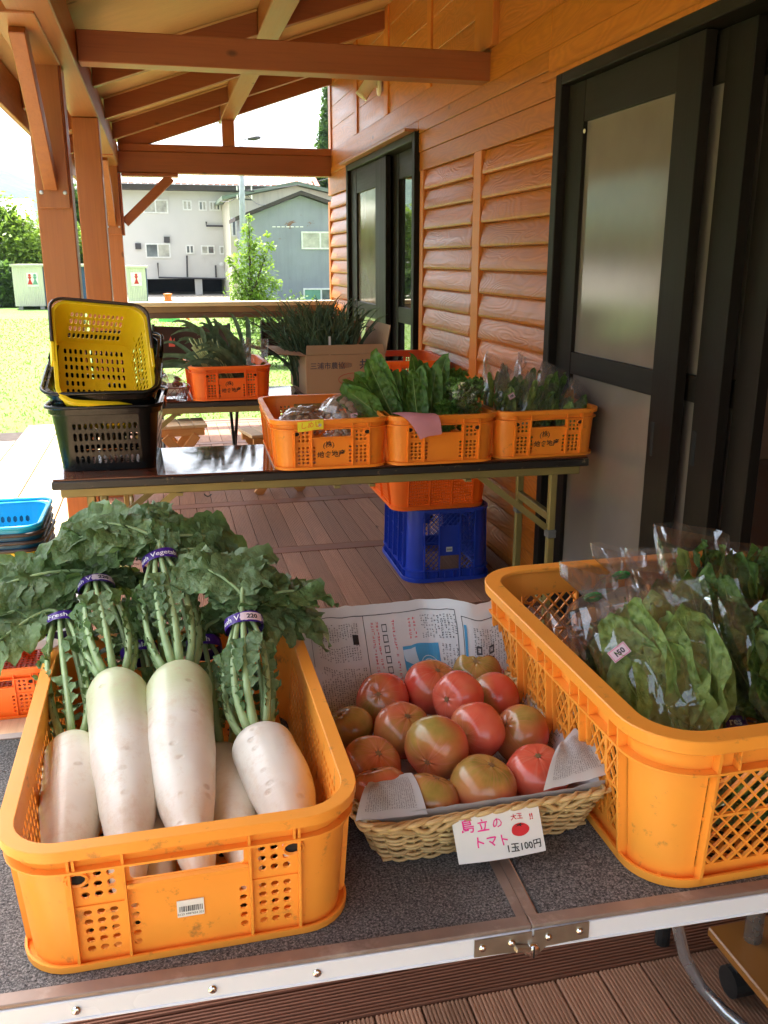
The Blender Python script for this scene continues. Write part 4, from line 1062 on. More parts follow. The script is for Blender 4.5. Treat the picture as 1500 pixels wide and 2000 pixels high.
# ---- lattice crates
def lattice_crate(name, label, loc, rotz, W, L, H, m, flip=False, taper=.016):
    T = Tub(W, L, H, taper, .055, .0035)
    c = thing(name, label, 'crate', loc, (0, 0, rotz))
    X = (lambda z: z) if not flip else (lambda z: H - z)
    FX = Matrix.Identity(4) if not flip else Matrix.Translation((0, 0, H)) @ Matrix.Scale(-1, 4, (0, 0, 1))
    def bb(b, n, **k):
        if flip: b.xf(FX); b.f = [f[::-1] for f in b.f]
        return b.build(n, m, c, **k)
    zt, zm = H - .045, .022
    for side in 'fblr':
        mp = T.wall(side); h = T.half(side); b = B(); short = side in 'fb'
        if short:   # lattice at the ends, hand hold and plate in the middle
            p = [-h, -h * .40, h * .40, h]
            perf(b, [-h, h], [0, zm], set(), mp, T.t); perf(b, [-h, h], [zt, H], set(), mp, T.t)
            for a, q in ((p[0], p[1]), (p[2], p[3])):
                zz = lerp(zm, zt, .5); lattice(b, a, q, zm, zt, .0235, .0040, mp, .0, T.t + .001, 1.05)
                perf(b, [a, q], [zz - .002, zz + .002], set(), mp, T.t + .0015)
            zs = zt - (zt - zm) * (.22 if H < .25 else .2)
            if not flip:
                if H < .25 and side == 'f': lattice(b, p[1], p[2], zm, zt, .0235, .0040, mp, .0, T.t + .001, 1.05)
                else: perf(b, [p[1], p[2]], [zm, zt - .04], set(), mp, T.t)
            else:
                perf(b, [p[1], p[2]], [lerp(zm, zt, .22), lerp(zm, zt, .74)], set(), mp, T.t)
                lattice(b, p[1], p[2], zm, lerp(zm, zt, .22), .0235, .0040, mp, 0, T.t + .001, 1.05)
        else:
            n = 4; g = 2 * h / n; p = [-h + k * g for k in range(n + 1)]
            perf(b, [-h, h], [0, zm], set(), mp, T.t); perf(b, [-h, h], [zt, H], set(), mp, T.t)
            for k in range(n):
                a, q = p[k] + .008, p[k + 1] - .008
                lattice(b, a, q, zm, zt, .0200, .0040, mp, .0, T.t + .001, 1.5)
                um = (a + q) / 2
                perf(b, [um - .0035, um + .0035], [zm, zt], set(), mp, T.t + .0015)
                perf(b, [a, q], [lerp(zm, zt, .45) - .002, lerp(zm, zt, .45) + .002], set(), mp, T.t + .001)
        bb(b, 'wall'); rb = B()
        for k, u in enumerate(p):
            u = max(-h + .004, min(h - .004, u)); T.rib(rb, side, u, .003, H - .004, .0165, .004)
            if not short:
                for dd in (-.008, .008):
                    if -h < u + dd < h: T.rib(rb, side, u + dd, .02, zt, .0085, .003)
                if k in (1, 2, 3):
                    mpp = T.wall(side); P = [mpp(u + a, z, dd) for z in (zm, zt) for dd in (0, .0075) for a in (-.008, .008)]
                    rb.add(P, [(0, 1, 3, 2), (4, 6, 7, 5), (0, 2, 6, 4), (1, 5, 7, 3), (2, 3, 7, 6), (0, 4, 5, 1)])
        for k in range(2 * (len(p) - 1)): T.rib(rb, side, lerp(-h, h, (k + .5) / (2 * len(p) - 2)), zt, H - .004, .0165, .003)
        bb(rb, 'rib')
        if short:
            for u in (-h + .016, h - .016):
                b = B(); b.ring([mp(u + .012 * math.cos(k * .5236), zt - .012 + .009 * math.sin(k * .5236), .0045) for k in range(12)], .0024, 5); bb(b, 'drain_ring')
    T.corners(0, H, 0, T.t, 8, lambda b: bb(b, 'corner_wall', smooth='auto'))
    b = B(); T.band(b, H - .004, H + .003, -.008, .021, 9); T.band(b, H - .016, H - .004, .017, .021, 9); bb(b, 'rim', bevel=.0015, smooth='auto')
    b = B(); T.band(b, zt - .004, zt - .0005, .002, .0175, 9); bb(b, 'ledge', smooth='auto')
    b = B(); T.band(b, 0, .004, .0, .0165, 9); T.band(b, .004, .012, .013, .0165, 9); bb(b, 'base_rim', smooth='auto')
    b = B(); hx, hy = T.hx(0) - .004, T.hy(0) - .004
    lattice(b, -hx, hx, -hy, hy, .026, .005, lambda u, v, d: (u, v, .004 + d), .0, .004, 1.0); bb(b, 'floor')
    return c, T
RC, RT = lattice_crate('lattice_crate', 'large amber lattice sided crate full of bagged spinach on the near table', (.800, 1.138, .6005), R(0), .520, .605, .215, M['or2'])
f = RT.wall('b')
# marker numeral inside on the far wall (seen from inside)
letter('つ', .095, lambda x, y: (x - .055, RT.hy(.1) - .0012 + (y + .09 - .1) * .016 / .215, .088 + y * .8), M['ink'], RC, jit=.002, bold=.01)
bc, bt = lattice_crate('blue_crate', 'royal blue plastic crate turned upside down on the deck under the middle table', (1.163, 3.80, .0015), R(-1), .360, .50, .325, M['blueplastic'], flip=True, taper=.007)
o = B(); mpb = bt.wall('f')
o.add([mpb(a, bt.H - .14 + q, .0045) for a, q in ((-.014, -.011), (.014, -.011), (.014, .011), (-.014, .011))], [(0, 3, 2, 1)]).xf(Matrix.Translation((0, 0, 0))); 
o.v = [(x, y, bt.H - z) for x, y, z in o.v]; st = o.build('barcode_sticker', M['clearp'], bc)
o = B()
for k in range(9):
    u = -.010 + k * .0024; o.add([tuple(mpb(a, bt.H - .14 + q, .0050)) for a, q in ((u, -.004), (u + .0012, -.004), (u + .0012, .005), (u, .005))], [(0, 3, 2, 1)])
o.v = [(x, y, bt.H - z) for x, y, z in o.v]; o.build('barcode', M['ink'], st)

# ---- shopping baskets
def basket(label, mat, hmat, loc, rot, group='shopping baskets', hs=(-1, 1), W=.335):
    T = Tub(W, .43, .205, .022, .038, .0025); m = M[mat]
    c = thing('shopping_basket', label, 'basket', loc, rot, group)
    for side in 'fblr':
        mp = T.wall(side); h = T.half(side); b = B(); n = 12 if side in 'fb' else 15
        hgrid(b, -h, h, 0, T.H, spans(-h + .004, h - .004, n, .62), [(.024, .052), (.062, .090), (.100, .128), (.138, .160)], mp, T.t, ch=.42)
        b.build('wall', m, c)
    T.corners(0, T.H, 0, T.t, 8, lambda b: b.build('corner_wall', m, c, smooth='auto'))
    b = B(); T.band(b, T.H - .003, T.H + .003, -.003, .012, 9); T.band(b, T.H - .018, T.H - .003, .009, .012, 9); b.build('rim', m, c, bevel=.001, smooth='auto')
    b = B(); hx, hy = T.hx(0), T.hy(0); 
    hgrid(b, -hx + .018, hx - .018, -hy + .018, hy - .018, spans(-hx + .026, hx - .026, 12, .52), spans(-hy + .026, hy - .026, 9, .68), lambda u, v, d: (u, v, .001 + d), .0025,
          skip=lambda u, v: abs(u) < .045 and abs(v) < .036, ch=.42)
    b.build('floor', m, c)
    b = B(); P0 = T.perim(.0035, -.001, 8)[::1]
    b.band_ = None; T.band(b, .0008, .0036, -.030, 0, 8); b.build('floor_edge', m, c)
    # handles folded flat along the rim
    for sy in hs:
        hx, hy, z = T.hx(T.H) + .014, T.hy(T.H) + .012, T.H + .008; r = .05
        pts = [(-hx, sy * .03, z), (-hx, sy * (hy - r), z)] + [(-hx + r - r * math.cos(a), sy * (hy - r + r * math.sin(a)), z) for a in (.4, .8, 1.2, 1.57)] + \
              [(hx - r + r * math.sin(a), sy * (hy - r + r * math.cos(a)), z) for a in (0, .4, .8, 1.2, 1.57)] + [(hx, sy * .03, z)]
        B().tube(pts, .0065, 6).build('handle', M[hmat], c, smooth=True)
    for sx in (-1, 1):
        B().box(sx * (T.hx(T.H) + .012) - .006, sx * (T.hx(T.H) + .012) + .006, -.055, .055, T.H - .03, T.H + .006).build('handle_mount', m, c, bevel=.002)
    return c
bx = -.192
basket('glossy black basket at the bottom of the stack on the middle table', 'blackp', 'blackp', (bx, 3.175, .7015), R(-3))
basket('black basket tipped up inside another black one behind and beneath the yellow basket', 'blackp', 'blackp', (bx, 3.222, .838), (R(20), 0, R(-3)))
# yellow basket tilted back in the black one
yb = basket('bright yellow basket tilted back with its open side facing out on the black baskets', 'yellow', 'brownp', (0, 0, 0), (0, 0, 0), hs=(1,), W=.325)
nrm = Vector((.22, -.72, .66)).normalized(); up_ = Vector((0, .67, .74)).normalized(); xx = up_.cross(nrm).normalized(); up_ = nrm.cross(xx)
Mr = Matrix((xx, up_, nrm)).transposed().to_4x4()
rimc = Vector((-.196, 3.085, 1.070)); yb.matrix_world = Matrix.Translation(rimc - nrm * .205 * .88) @ Mr @ Matrix.Rotation(R(3), 4, 'Z') @ Matrix.Scale(.90, 4)
# coloured baskets stacked at the left
cols = [('clearp', 'clearp', 'pale see-through basket at the bottom of the stack at left'), ('navy', 'brownp', 'teal basket just above the pale one in the stack at left'),
        ('yellow', 'brownp', 'lower yellow basket in the stack at left'), ('yellow', 'brownp', 'upper yellow basket in the stack at left'), ('navy', 'brownp', 'teal basket directly above the yellow ones in the stack at left'),
        ('navy', 'brownp', 'teal basket second from the top of the stack at left'), ('cyan', 'cyan', 'cyan blue basket topmost in the stack at left')]
for i, (mt, hm, lab) in enumerate(cols):
    basket(lab, mt, hm, (-.640, 3.01 + rnd(-.004, .004), .205 + i * .0250), (0, 0, R(90 + rnd(-1.5, 1.5))), 'coloured baskets stacked at the left')
# board the stack stands on
tag(B().box(-.95, -.33, 2.78, 3.25, .176, .212).build('basket_shelf_board', M['clearp'], bevel=.004), 'pale board across the crate under the stack of coloured baskets', 'board')

# ---- middle folding table and its twin behind
M['lacq'] = None
def lacquer():
    m = Mat('dark_red_brown_lacquer'); g = m.noise(m.scaled(1.2, 22, 22), 1, 5, .6, .6)
    m.set(color=m.ramp(g, [(.3, (.050, .014, .008)), (.7, (.11, .032, .016))]), rough=m.ramp(m.noise(scale=14, detail=5), [(.4, .05), (.75, .16)]), spec=.5, coat=.2, crough=.05)
    m.bump(m.noise(scale=3), .04, .003); return m.m
M['lacq'] = lacquer()
M['lacedge'] = plain('worn_black_table_edge', (.016, .013, .011), .4, dirt=((.38, .24, .12), 30, .63), bstr=.2)
M['gold'] = plain('olive_gold_painted_steel', (.26, .20, .065), .42, .25, var=.08, dirt=((.14, .11, .05), 12, .68))
M['blacksteel'] = plain('black_steel', (.02, .02, .02), .4)
def folding_table(label, loc, rotz, legmat='gold'):
    t = thing('folding_table', label, 'table', loc, rotz, 'dark lacquered folding tables')
    L, D, Z = 1.80, .45, .70
    B().box(-L / 2 + .004, L / 2 - .004, -D / 2 + .004, D / 2 - .004, Z - .006, Z).build('tabletop', M['lacq'], t, bevel=.002)
    B().box(-L / 2, L / 2, -D / 2, D / 2, Z - .034, Z - .0065).build('top_edge', M['lacedge'], t, bevel=.004)
    for sy in (-1, 1): B().box(-L / 2 + .02, L / 2 - .02, sy * (D / 2 - .045) - .012, sy * (D / 2 - .045) + .012, Z - .068, Z - .036).build('side_rail', M[legmat], t, bevel=.003)
    for sx in (-1, 1):
        x = sx * (L / 2 - .11)
        for sy in (-1, 1):
            y = sy * (D / 2 - .055); B().box(x - .013, x + .013, y - .013, y + .013, .0, Z - .036).build('leg', M[legmat], t, bevel=.003)
            B().box(x - .018, x + .018, y - .018, y + .018, .0, .03).build('rubber_foot', M['blacksteel'], t, bevel=.003)
            B().box(x - .016, x + .016, y - .019, y + .019, .395, .425).build('sleeve', plain('grey_plastic_sleeve', (.12, .12, .12), .5) if 'sleeve' not in M else M['sleeve'], t, bevel=.002)
            B().beam((x - sx * .015, y, .40 + .03), (x - sx * .30, y, Z - .045), .006, .022).build('brace', M[legmat], t)
        B().box(x - .012, x + .012, -D / 2 + .068, D / 2 - .068, .455, .485).build('stretcher', M[legmat], t, bevel=.003)
        B().tube([(x, -D / 2 + .068, .13), (x, D / 2 - .068, .13)], .009, 8).build('stretcher', M[legmat], t)
        B().tube([(x - sx * .09, -D / 2 + .05, Z - .06), (x - sx * .09, D / 2 - .05, Z - .06)], .008, 8).build('pivot_rod', M[legmat], t)
    for x in (-.52, 0, .12, .46): B().box(x, x + .02, -D / 2 + .03, D / 2 - .03, Z - .078, Z - .069).build('under_rail', M[legmat], t)
    B().tube([(-.42 + .012 * math.cos(a), -D / 2 + .03 + .0, Z - .072 + .012 * math.sin(a)) for a in (3.3, 3.8, 4.5, 5.2, 5.9)], .002, 5).build('hook', M['blacksteel'], t)
    return t
M['sleeve'] = plain('grey_plastic_sleeve', (.12, .12, .12), .5)
mt_ = folding_table('dark lacquered folding table in the middle carrying three orange crates and the black baskets', (.536, 3.068, 0), TROT)
ft_ = folding_table('dark folding table further back carrying the leek crate and a cardboard box', (.56, 4.665, 0), R(-1))

# ---- near camping table
M['carpet'] = None
def speckle():
    m = Mat('grey_flecked_table_felt'); n = m.noise(scale=330, detail=3, rough=.85); n2 = m.noise(scale=190, detail=3, rough=.85)
    m.set(color=m.mix(.4, m.ramp(n, [(.38, (.022, .022, .023)), (.5, (.10, .10, .10)), (.62, (.40, .39, .38))]), m.ramp(n2, [(.38, (.03, .03, .032)), (.62, (.22, .22, .215))])), rough=.95, spec=.15)
    m.bump(n, .6, .001); return m.m
M['carpet'] = speckle()
M['alu'] = plain('white_painted_aluminium', (.80, .84, .92), .3, .0, spec=.7, var=.05, scale=3)
M['alutop'] = plain('worn_bronze_trim', (.30, .23, .19), .45, .3, var=.15, scale=20, dirt=((.42, .36, .31), 9, .55))
M['galv'] = plain('galvanised_latch_steel', (.46, .42, .34), .34, .9, var=.15, scale=40)
M['chrome'] = plain('chrome', (.72, .71, .70), .12, 1., var=.05)
nt = thing('camping_table', 'folding table with a grey flecked top and white metal edge carrying the nearest crates', 'table', (.392, 1.12, 0), R(-2.1))
TL, TD, TZ = 1.50, .60, .60
for a, c in ((-TL / 2, -.013), (.013, TL / 2)):
    B().box(a + .006, c, -TD / 2 + .018, TD / 2 - .018, TZ - .008, TZ - .0004).build('tabletop', M['carpet'], nt)
for sx in (-1, 1): B().box(min(0, sx * .013), max(0, sx * .013) - (.0006 if sx < 0 else 0), -TD / 2 + .018, TD / 2 - .018, TZ - .012, TZ + .0008).build('hinge_strip', M['alutop'], nt)
for sy in (-1, 1):
    for a, c in ((-TL / 2, -.0006), (.0006, TL / 2)):
        y0, y1 = sorted((sy * (TD / 2 - .0185), sy * (TD / 2)))
        B().box(a, c, y0, y1, TZ - .004, TZ + .0018).build('edge_trim', M['alutop'], nt, bevel=.001)
        y0, y1 = sorted((sy * (TD / 2 - .004), sy * (TD / 2 + .0012)))
        B().box(a, c, y0, y1, TZ - .030, TZ - .0045).build('edge_rail', M['alu'], nt, bevel=.0012)
        B().box(a, c, y0 + sy * .0016, y1 + sy * .0016, TZ - .0315, TZ - .0285).build('rail_bead', M['alu'], nt, bevel=.0008)
for sx in (-1, 1):
    x0, x1 = sorted((sx * (TL / 2 - .004), sx * (TL / 2 + .0015))); B().box(x0, x1, -TD / 2, TD / 2, TZ - .030, TZ + .0015).build('edge_rail', M['alu'], nt, bevel=.0012)
fy = -TD / 2 - .0025
for x in (-.52, -.375, -.258, .52):
    B().lathe([(.0055, 0), (.005, .0018), (.003, .003), (.001, .0032)], 12, cap=False).xf(Matrix.Translation((x, fy + .001, TZ - .0175)) @ Matrix.Rotation(R(90), 4, 'X')).build('rivet', M['chrome'], nt, smooth=True)
lp = B()
lp.prism([(-.072, -.0055), (-.072, -.0285), (-.012, -.0300), (-.008, -.036), (.010, -.036), (.018, -.0280), (.072, -.0255), (.072, -.0030), (.002, -.0040), (.002, -.012), (-.001, -.012), (-.001, -.0045)][::-1], 0, .0018, Matrix(((1, 0, 0, 0), (0, 0, -1, fy + .0005), (0, 1, 0, TZ), (0, 0, 0, 1))))
lp = lp.build('latch_plate', M['galv'], nt)
for x, z in ((-.062, -.0165), (-.026, -.0155), (.020, -.0150), (.060, -.0135)):
    B().lathe([(.0048, 0), (.0043, .0018), (.0025, .003), (.0005, .0034)], 12, cap=False).xf(Matrix.Translation((x, fy - .0015, TZ + z)) @ Matrix.Rotation(R(90), 4, 'X')).build('rivet', M['chrome'], lp, smooth=True)
B().lathe([(.0090, 0), (.0092, .003), (.0078, .0055), (.0005, .0062)], 20, cap=False).xf(Matrix.Translation((.0, fy - .0015, TZ - .028)) @ Matrix.Rotation(R(90), 4, 'X')).build('latch_bolt', M['chrome'], lp, smooth=True)
B().box(-.0007, .0007, fy - .0084, fy - .0076, TZ - .036, TZ - .020).build('bolt_slot', M['slot'], lp)
B().beam((-.004, fy - .005, TZ - .024), (-.024, fy - .008, TZ - .019), .008, .006).build('latch_hook', M['galv'], lp, bevel=.001)
def nleg(x, s):
    P = [(x - s * .10, -TD / 2 + .09, TZ - .03), (x - s * .02, -TD / 2 + .09, TZ - .10), (x + s * .035, -TD / 2 + .09, .30), (x + s * .10, -TD / 2 + .09, .02)]
    for yy in (0, TD - .18):
        B().tube([(a, b_ + yy, c_) for a, b_, c_ in P], .0125, 10).build('leg', M['chrome2'], nt, smooth=True)
        B().tube([(P[3][0] - s * .002, P[3][1] + yy, .035), (P[3][0], P[3][1] + yy, .0)], .016, 10).build('rubber_foot', M['blacksteel'], nt)
M['chrome2'] = plain('silver_painted_tube', (.60, .60, .62), .25, .8, var=.04)
nleg(-.66, -1); nleg(.66, 1)
# chrome chair leg and castor board under the table at the right
ch = thing('tubular_stool', 'silver tube stool leg with a black foot under the right end of the near table', 'stool', (.90, 1.2, 0))
B().tube([(-.06, .02, .40), (-.06, .01, .28), (-.055, .005, .20), (-.035, -.005, .12), (-.005, -.02, .06), (.03, -.045, .022), (.055, -.09, .012), (.075, -.22, .012)], .011, 10).build('front_leg', M['chrome2'], ch, smooth=True)
B().tube([(.025, .158, .42), (.025, .158, .03)], .012, 10).build('rear_leg', M['chrome2'], ch, smooth=True)
B().tube([(.025, .158, .045), (.025, .158, .0)], .0155, 10).build('rubber_foot', M['blacksteel'], ch)
B().lathe([(.001, 0), (.15, 0), (.155, .01), (.155, .03), (.001, .035)], 24).xf(Matrix.Translation((.0, .09, .40)) @ Matrix.Scale(.8, 4)).build('seat', M['blacksteel'], ch)
tr = thing('castor_stand', 'amber brown board on black castors with a silver post under the near table at right', 'stand', (1.183, .97, 0))
M['amberboard'] = plain('amber_varnished_board', (.30, .115, .022), .4, var=.1, scale=3, coat=.2)
B().box(-.22, .25, -.30, .30, .085, .105).build('base_board', M['amberboard'], tr, bevel=.003)
B().tube([(-.155, .25, .105), (-.155, .25, .55)], .017, 12).build('post', M['chrome2'], tr, smooth=True)
for x, y in ((-.19, -.24), (-.190, .235), (.2, .24), (.2, -.24)):
    B().tube([(x - .02, y, .030), (x + .02, y, .030)], .030, 14).build('castor', M['blacksteel'], tr)
    B().box(x - .012, x + .012, y - .012, y + .012, .05, .085).build('castor_fork', M['blacksteel'], tr)
# ---- stools and folding chairs on the deck behind
def stool(label, loc, rot):
    t = thing('wooden_stool', label, 'stool', loc, rot, 'small pale wooden stools')
    for k in range(4): B().box(-.165 + k * .084, -.165 + k * .084 + .08, -.14, .14, .345, .365).build('seat_slat', M['lightwood'], t, bevel=.003)
    for sy in (-1, 1):
        y = sy * .115; B().box(-.15, .15, y - .012, y + .012, .295, .343).build('apron', M['lightor'], t, bevel=.003)
        B().beam((-.14, y + sy * .014, .0), (.10, y + sy * .014, .30), .02, .055).build('leg', M['lightor'], t, bevel=.003)
        B().beam((.14, y + sy * .036, .0), (-.10, y + sy * .036, .30), .02, .055).build('leg', M['lightor'], t, bevel=.003)
    B().box(-.012, .012, -.10, .10, .13, .16).build('stretcher', M['lightor'], t); return t
M['lightor'] = wood('orange_pine', (.55, .24, .07), (.62, .32, .11), 'x', .5, 0, 1)
st = stool('pale slatted wooden stool beside the black baskets behind the middle table', (.055, 5.80, 0), R(4))
dup(st, (.60, 5.40, 0), R(12), 'pale slatted wooden stool mostly hidden behind the mushroom crate')
M['brownfab'] = plain('dark_brown_canvas', (.045, .022, .018), .85, bscale=200, bstr=.3)
M['redmark'] = plain('salmon_red_emblem', (.65, .10, .07), .6)
def chair(label, loc, rot):
    t = thing('folding_chair', label, 'chair', loc, rot, 'brown canvas folding chairs')
    B().grid(lambda i, j: (-.245 + .49 * i, .02 + .035 * math.sin(math.pi * i) - .0 * j, .70 + .24 * j - .012 * math.sin(math.pi * i) * (j > .5)), 10, 6).build('backrest', M['brownfab'], t, smooth=True)
    B().grid(lambda i, j: (-.245 + .49 * i, -.42 + .44 * j, .44 - .03 * math.sin(math.pi * i)), 10, 4).build('seat', M['brownfab'], t, smooth=True)
    for sx in (-1, 1):
        x = sx * .25
        B().tube([(x, .02, .95), (x, .0, .62), (x, -.02, .45)], .011, 8).build('back_post', M['blacksteel'], t)
        B().tube([(x, -.44, .45), (x, .02, .02), (x, .06, .01)], .011, 8).build('leg', M['blacksteel'], t)
        B().tube([(x - sx * .02, .0, .45), (x - sx * .02, -.42, .01), (x - sx * .02, -.46, .01)], .011, 8).build('leg', M['blacksteel'], t)
        B().tube([(x, .02, .62), (x, -.4, .63)], .012, 8).build('armrest', M['blacksteel'], t)
    B().prism([(-.155, .835), (-.14, .87), (-.13, .835), (-.115, .86), (-.115, .80), (-.155, .80)], .0, .002, Matrix(((1, 0, 0, 0), (0, 0, 1, .022), (0, 1, 0, -.0), (0, 0, 0, 1)))).build('emblem', M['redmark'], t)
    return t
c1 = chair('brown canvas folding chair behind the leek crate', (.185, 6.25, 0), R(0))
dup(c1, (.93, 6.45, 0), R(-6), 'brown canvas folding chair behind the cardboard box of green onions')

# ================================================================== PRODUCE HELPERS
M['dleaf'] = leafmat('radish_leaf', (.105, .18, .07), (.18, .27, .115), .45, transl=.18, scale=16, crinkle=.5)
M['dleaf2'] = leafmat('radish_leaf_dark', (.065, .13, .04), (.125, .20, .07), .45, transl=.18, scale=16, crinkle=.5)
M['dstem'] = plain('radish_stem', (.30, .42, .19), .42, var=.18, scale=14, bscale=120, bstr=.15, spec=.5)
M['spin'] = leafmat('spinach_leaf', (.045, .10, .020), (.10, .18, .035), .42, transl=.15, scale=20)
M['spinl'] = leafmat('pale_spinach_leaf', (.13, .21, .05), (.24, .33, .09), .45, transl=.2, scale=16)
M['gstem'] = plain('green_stalk', (.22, .32, .08), .4, var=.2, scale=20)
M['koma'] = leafmat('broad_green_leaf', (.045, .115, .018), (.09, .18, .03), .42, transl=.18, scale=12)
M['leek'] = leafmat('leek_leaf', (.055, .095, .055), (.10, .155, .09), .5, transl=.1, scale=8)
M['leekp'] = plain('leek_pale_stalk', (.42, .48, .22), .45, var=.2, scale=20)
M['onion'] = leafmat('green_onion_blade', (.035, .06, .035), (.075, .12, .065), .5, transl=.08, scale=8)
M['film'] = film('clear_produce_film', gloss=.14, base=.02, rough=.07, milky=.035)
M['filmp'] = film('clear_crinkled_film', (1, .98, .98), gloss=.10, base=.015, rough=.13, milky=.075)
def blade(b, path, wfn, nrm, nw=3, fold=.25, ruf=0., rf=40., ph=0.):
    """leaf blade along a path; wfn(t) = half width; cupped by fold; wavy edges"""
    path = [Vector(p) for p in path]; n = len(path); o = len(b.v); m = 2 * nw + 1; nrm = Vector(nrm)
    for i, p in enumerate(path):
        t = (path[min(i + 1, n - 1)] - path[max(i - 1, 0)]).normalized()
        sd = t.cross(nrm); sd = sd.normalized() if sd.length > 1e-4 else Vector((1, 0, 0)); up = sd.cross(t); w = max(wfn(i / (n - 1)), .0004)
        for j in range(-nw, nw + 1):
            q = j / nw; e = abs(q)
            off = sd * (w * q) + up * (w * fold * e + ruf * e * e * math.sin(rf * (i / (n - 1)) * 1.0 + ph + (2.1 if j > 0 else 0)) + ruf * .4 * e * math.sin(ph * 3 + i * 1.7 + j))
            b.v.append(tuple(p + off))
    for i in range(n - 1):
        for j in range(m - 1): b.f.append((o + i * m + j, o + i * m + j + 1, o + (i + 1) * m + j + 1, o + (i + 1) * m + j))
def bez(p0, p1, p2, p3, n):
    p0, p1, p2, p3 = map(Vector, (p0, p1, p2, p3)); out = []
    for i in range(n + 1):
        t = i / n; s = 1 - t; out.append(p0 * s ** 3 + p1 * 3 * s * s * t + p2 * 3 * s * t * t + p3 * t ** 3)
    return out
def oval(w, pw=.8, jag=.08, f=9, ph=0): return lambda t: w * (math.sin(math.pi * min(1, t) ** pw) ** .75) * (1 + jag * math.sin(f * 6.28 * t + ph))
def crumple(b, amp, s, seed):
    r = random.Random(seed)
    b.v = [tuple(Vector(p) + Vector(mn.noise_vector(Vector(p) * s + Vector((seed, 0, 0)))) * amp + Vector((r.uniform(-1, 1), r.uniform(-1, 1), r.uniform(-1, 1))) * amp * .35) for p in b.v]
def film_tube(par, prof, mat, seed, nu=16, nv=12, amp=.006, s=22, name='film', closed=True):
    """prof(t)->(z, halfwidth, halfdepth, dx, dy)"""
    b = B()
    def g(i, j):
        z, w, d, dx, dy = prof(j); a = 2 * math.pi * i
        return (dx + w * math.copysign(abs(math.cos(a)) ** .8, math.cos(a)), dy + d * math.sin(a), z)
    b.grid(g, nu, nv, True); crumple(b, amp, s, seed)
    b.f = [t for f in b.f for t in ((f[0], f[1], f[2]), (f[0], f[2], f[3]))]
    return b.build(name, M[mat] if isinstance(mat, str) else mat, par)
def label_tag(par, p, nrm, w, h, text, rot=0., mat='paper'):
    nrm = Vector(nrm).normalized(); x = Vector((0, 0, 1)).cross(nrm).normalized() if abs(nrm.z) < .95 else Vector((1, 0, 0)); y = nrm.cross(x)
    x, y = x * math.cos(rot) + y * math.sin(rot), y * math.cos(rot) - x * math.sin(rot); p = Vector(p)
    f = lambda a, q, d=0.: p + x * a + y * q + nrm * d
    o = B().add([f(-w / 2, -h / 2), f(w / 2, -h / 2), f(w / 2, h / 2), f(-w / 2, h / 2)], [(0, 1, 2, 3)]).build('price_sticker', M['stick'], par)
    r_ = B(); k = .06 * h
    for a0, a1, b0, b1 in ((-.46, .46, .40, .46), (-.46, .46, -.46, -.40), (-.46, -.43, -.40, .40), (.43, .46, -.40, .40)):
        r_.add([f(a * w, q * h, .0003) for a, q in ((a0, b0), (a1, b0), (a1, b1), (a0, b1))], [(0, 1, 2, 3)])
    r_.build('printed_border', M['pinkborder'], o)
    letter(text, h * .62, lambda a, q: f(a, q - h * .22, .0004), M['ink'], o, bold=.03)
    return o
M['stick'] = plain('pale_pink_sticker', (.78, .62, .66), .5, bstr=0); M['pinkborder'] = plain('red_pink_print', (.70, .16, .26), .5, bstr=0)

# ================================================================== DAIKON
def daikon_skin():
    m = Mat('daikon_skin'); x = m.sep(m.raw)
    n = m.noise(scale=9, detail=4); st = m.noise(m.scaled(25, 25, 2.2), 1, 4, .7)
    c = m.ramp(n, [(.35, (.70, .63, .53)), (.65, (.79, .76, .66))])
    c = m.mix(m.ramp(x[2], [(.0, 0), (1.0, 1)]), c, c)
    g = m.math('MULTIPLY', m.math('SUBTRACT', x[2], .24), 14, True)          # greener shoulder near the crown
    c = m.mix(m.math('MULTIPLY', g, .7), c, (.50, .58, .27))
    tip = m.math('MULTIPLY', m.math('SUBTRACT', .12, x[2]), 9, True)
    c = m.mix(m.math('MULTIPLY', tip, m.ramp(st, [(.42, 0), (.62, .55)])), c, (.55, .36, .20))
    vo = m.n('ShaderNodeTexVoronoi'); m.l(m.scaled(34, 34, 52), vo.inputs['Vector']); vo.inputs['Scale'].default_value = 1.; vo.inputs['Randomness'].default_value = 1
    pit = m.ramp(vo.outputs['Distance'], [(.12, 1), (.24, 0)])
    rare = m.ramp(m.sep(vo.outputs['Color'])[0], [(.66, 0), (.68, 1)])
    pit = m.math('MULTIPLY', m.math('MULTIPLY', pit, rare), m.ramp(m.noise(scale=120, detail=3), [(.35, .3), (.65, 1)]))
    c = m.mix(m.math('MULTIPLY', pit, .5), c, (.44, .31, .18))
    dust = m.noise(scale=30, detail=6, rough=.8); c = m.mix(m.ramp(dust, [(.50, 0), (.70, .55)]), c, (.60, .45, .30))
    m.set(color=c, rough=.34, spec=.5, sss=.08); m.b.inputs['Subsurface Radius'].default_value = (.02, .012, .006); m.b.inputs['Subsurface Scale'].default_value = .4
    rings = m.noise(m.scaled(4, 4, 130), 1, 3, .6)
    m.bump(m.math('SUBTRACT', m.math('MULTIPLY', rings, .6), pit), .55, .002); return m.m
M['daikon'] = daikon_skin()
def align(p0, p1):
    """matrix: local z from p0 (tip) to p1 (crown)"""
    p0, p1 = Vector(p0), Vector(p1); return Matrix.Translation(p0) @ (p1 - p0).to_track_quat('Z', 'Y').to_matrix().to_4x4()
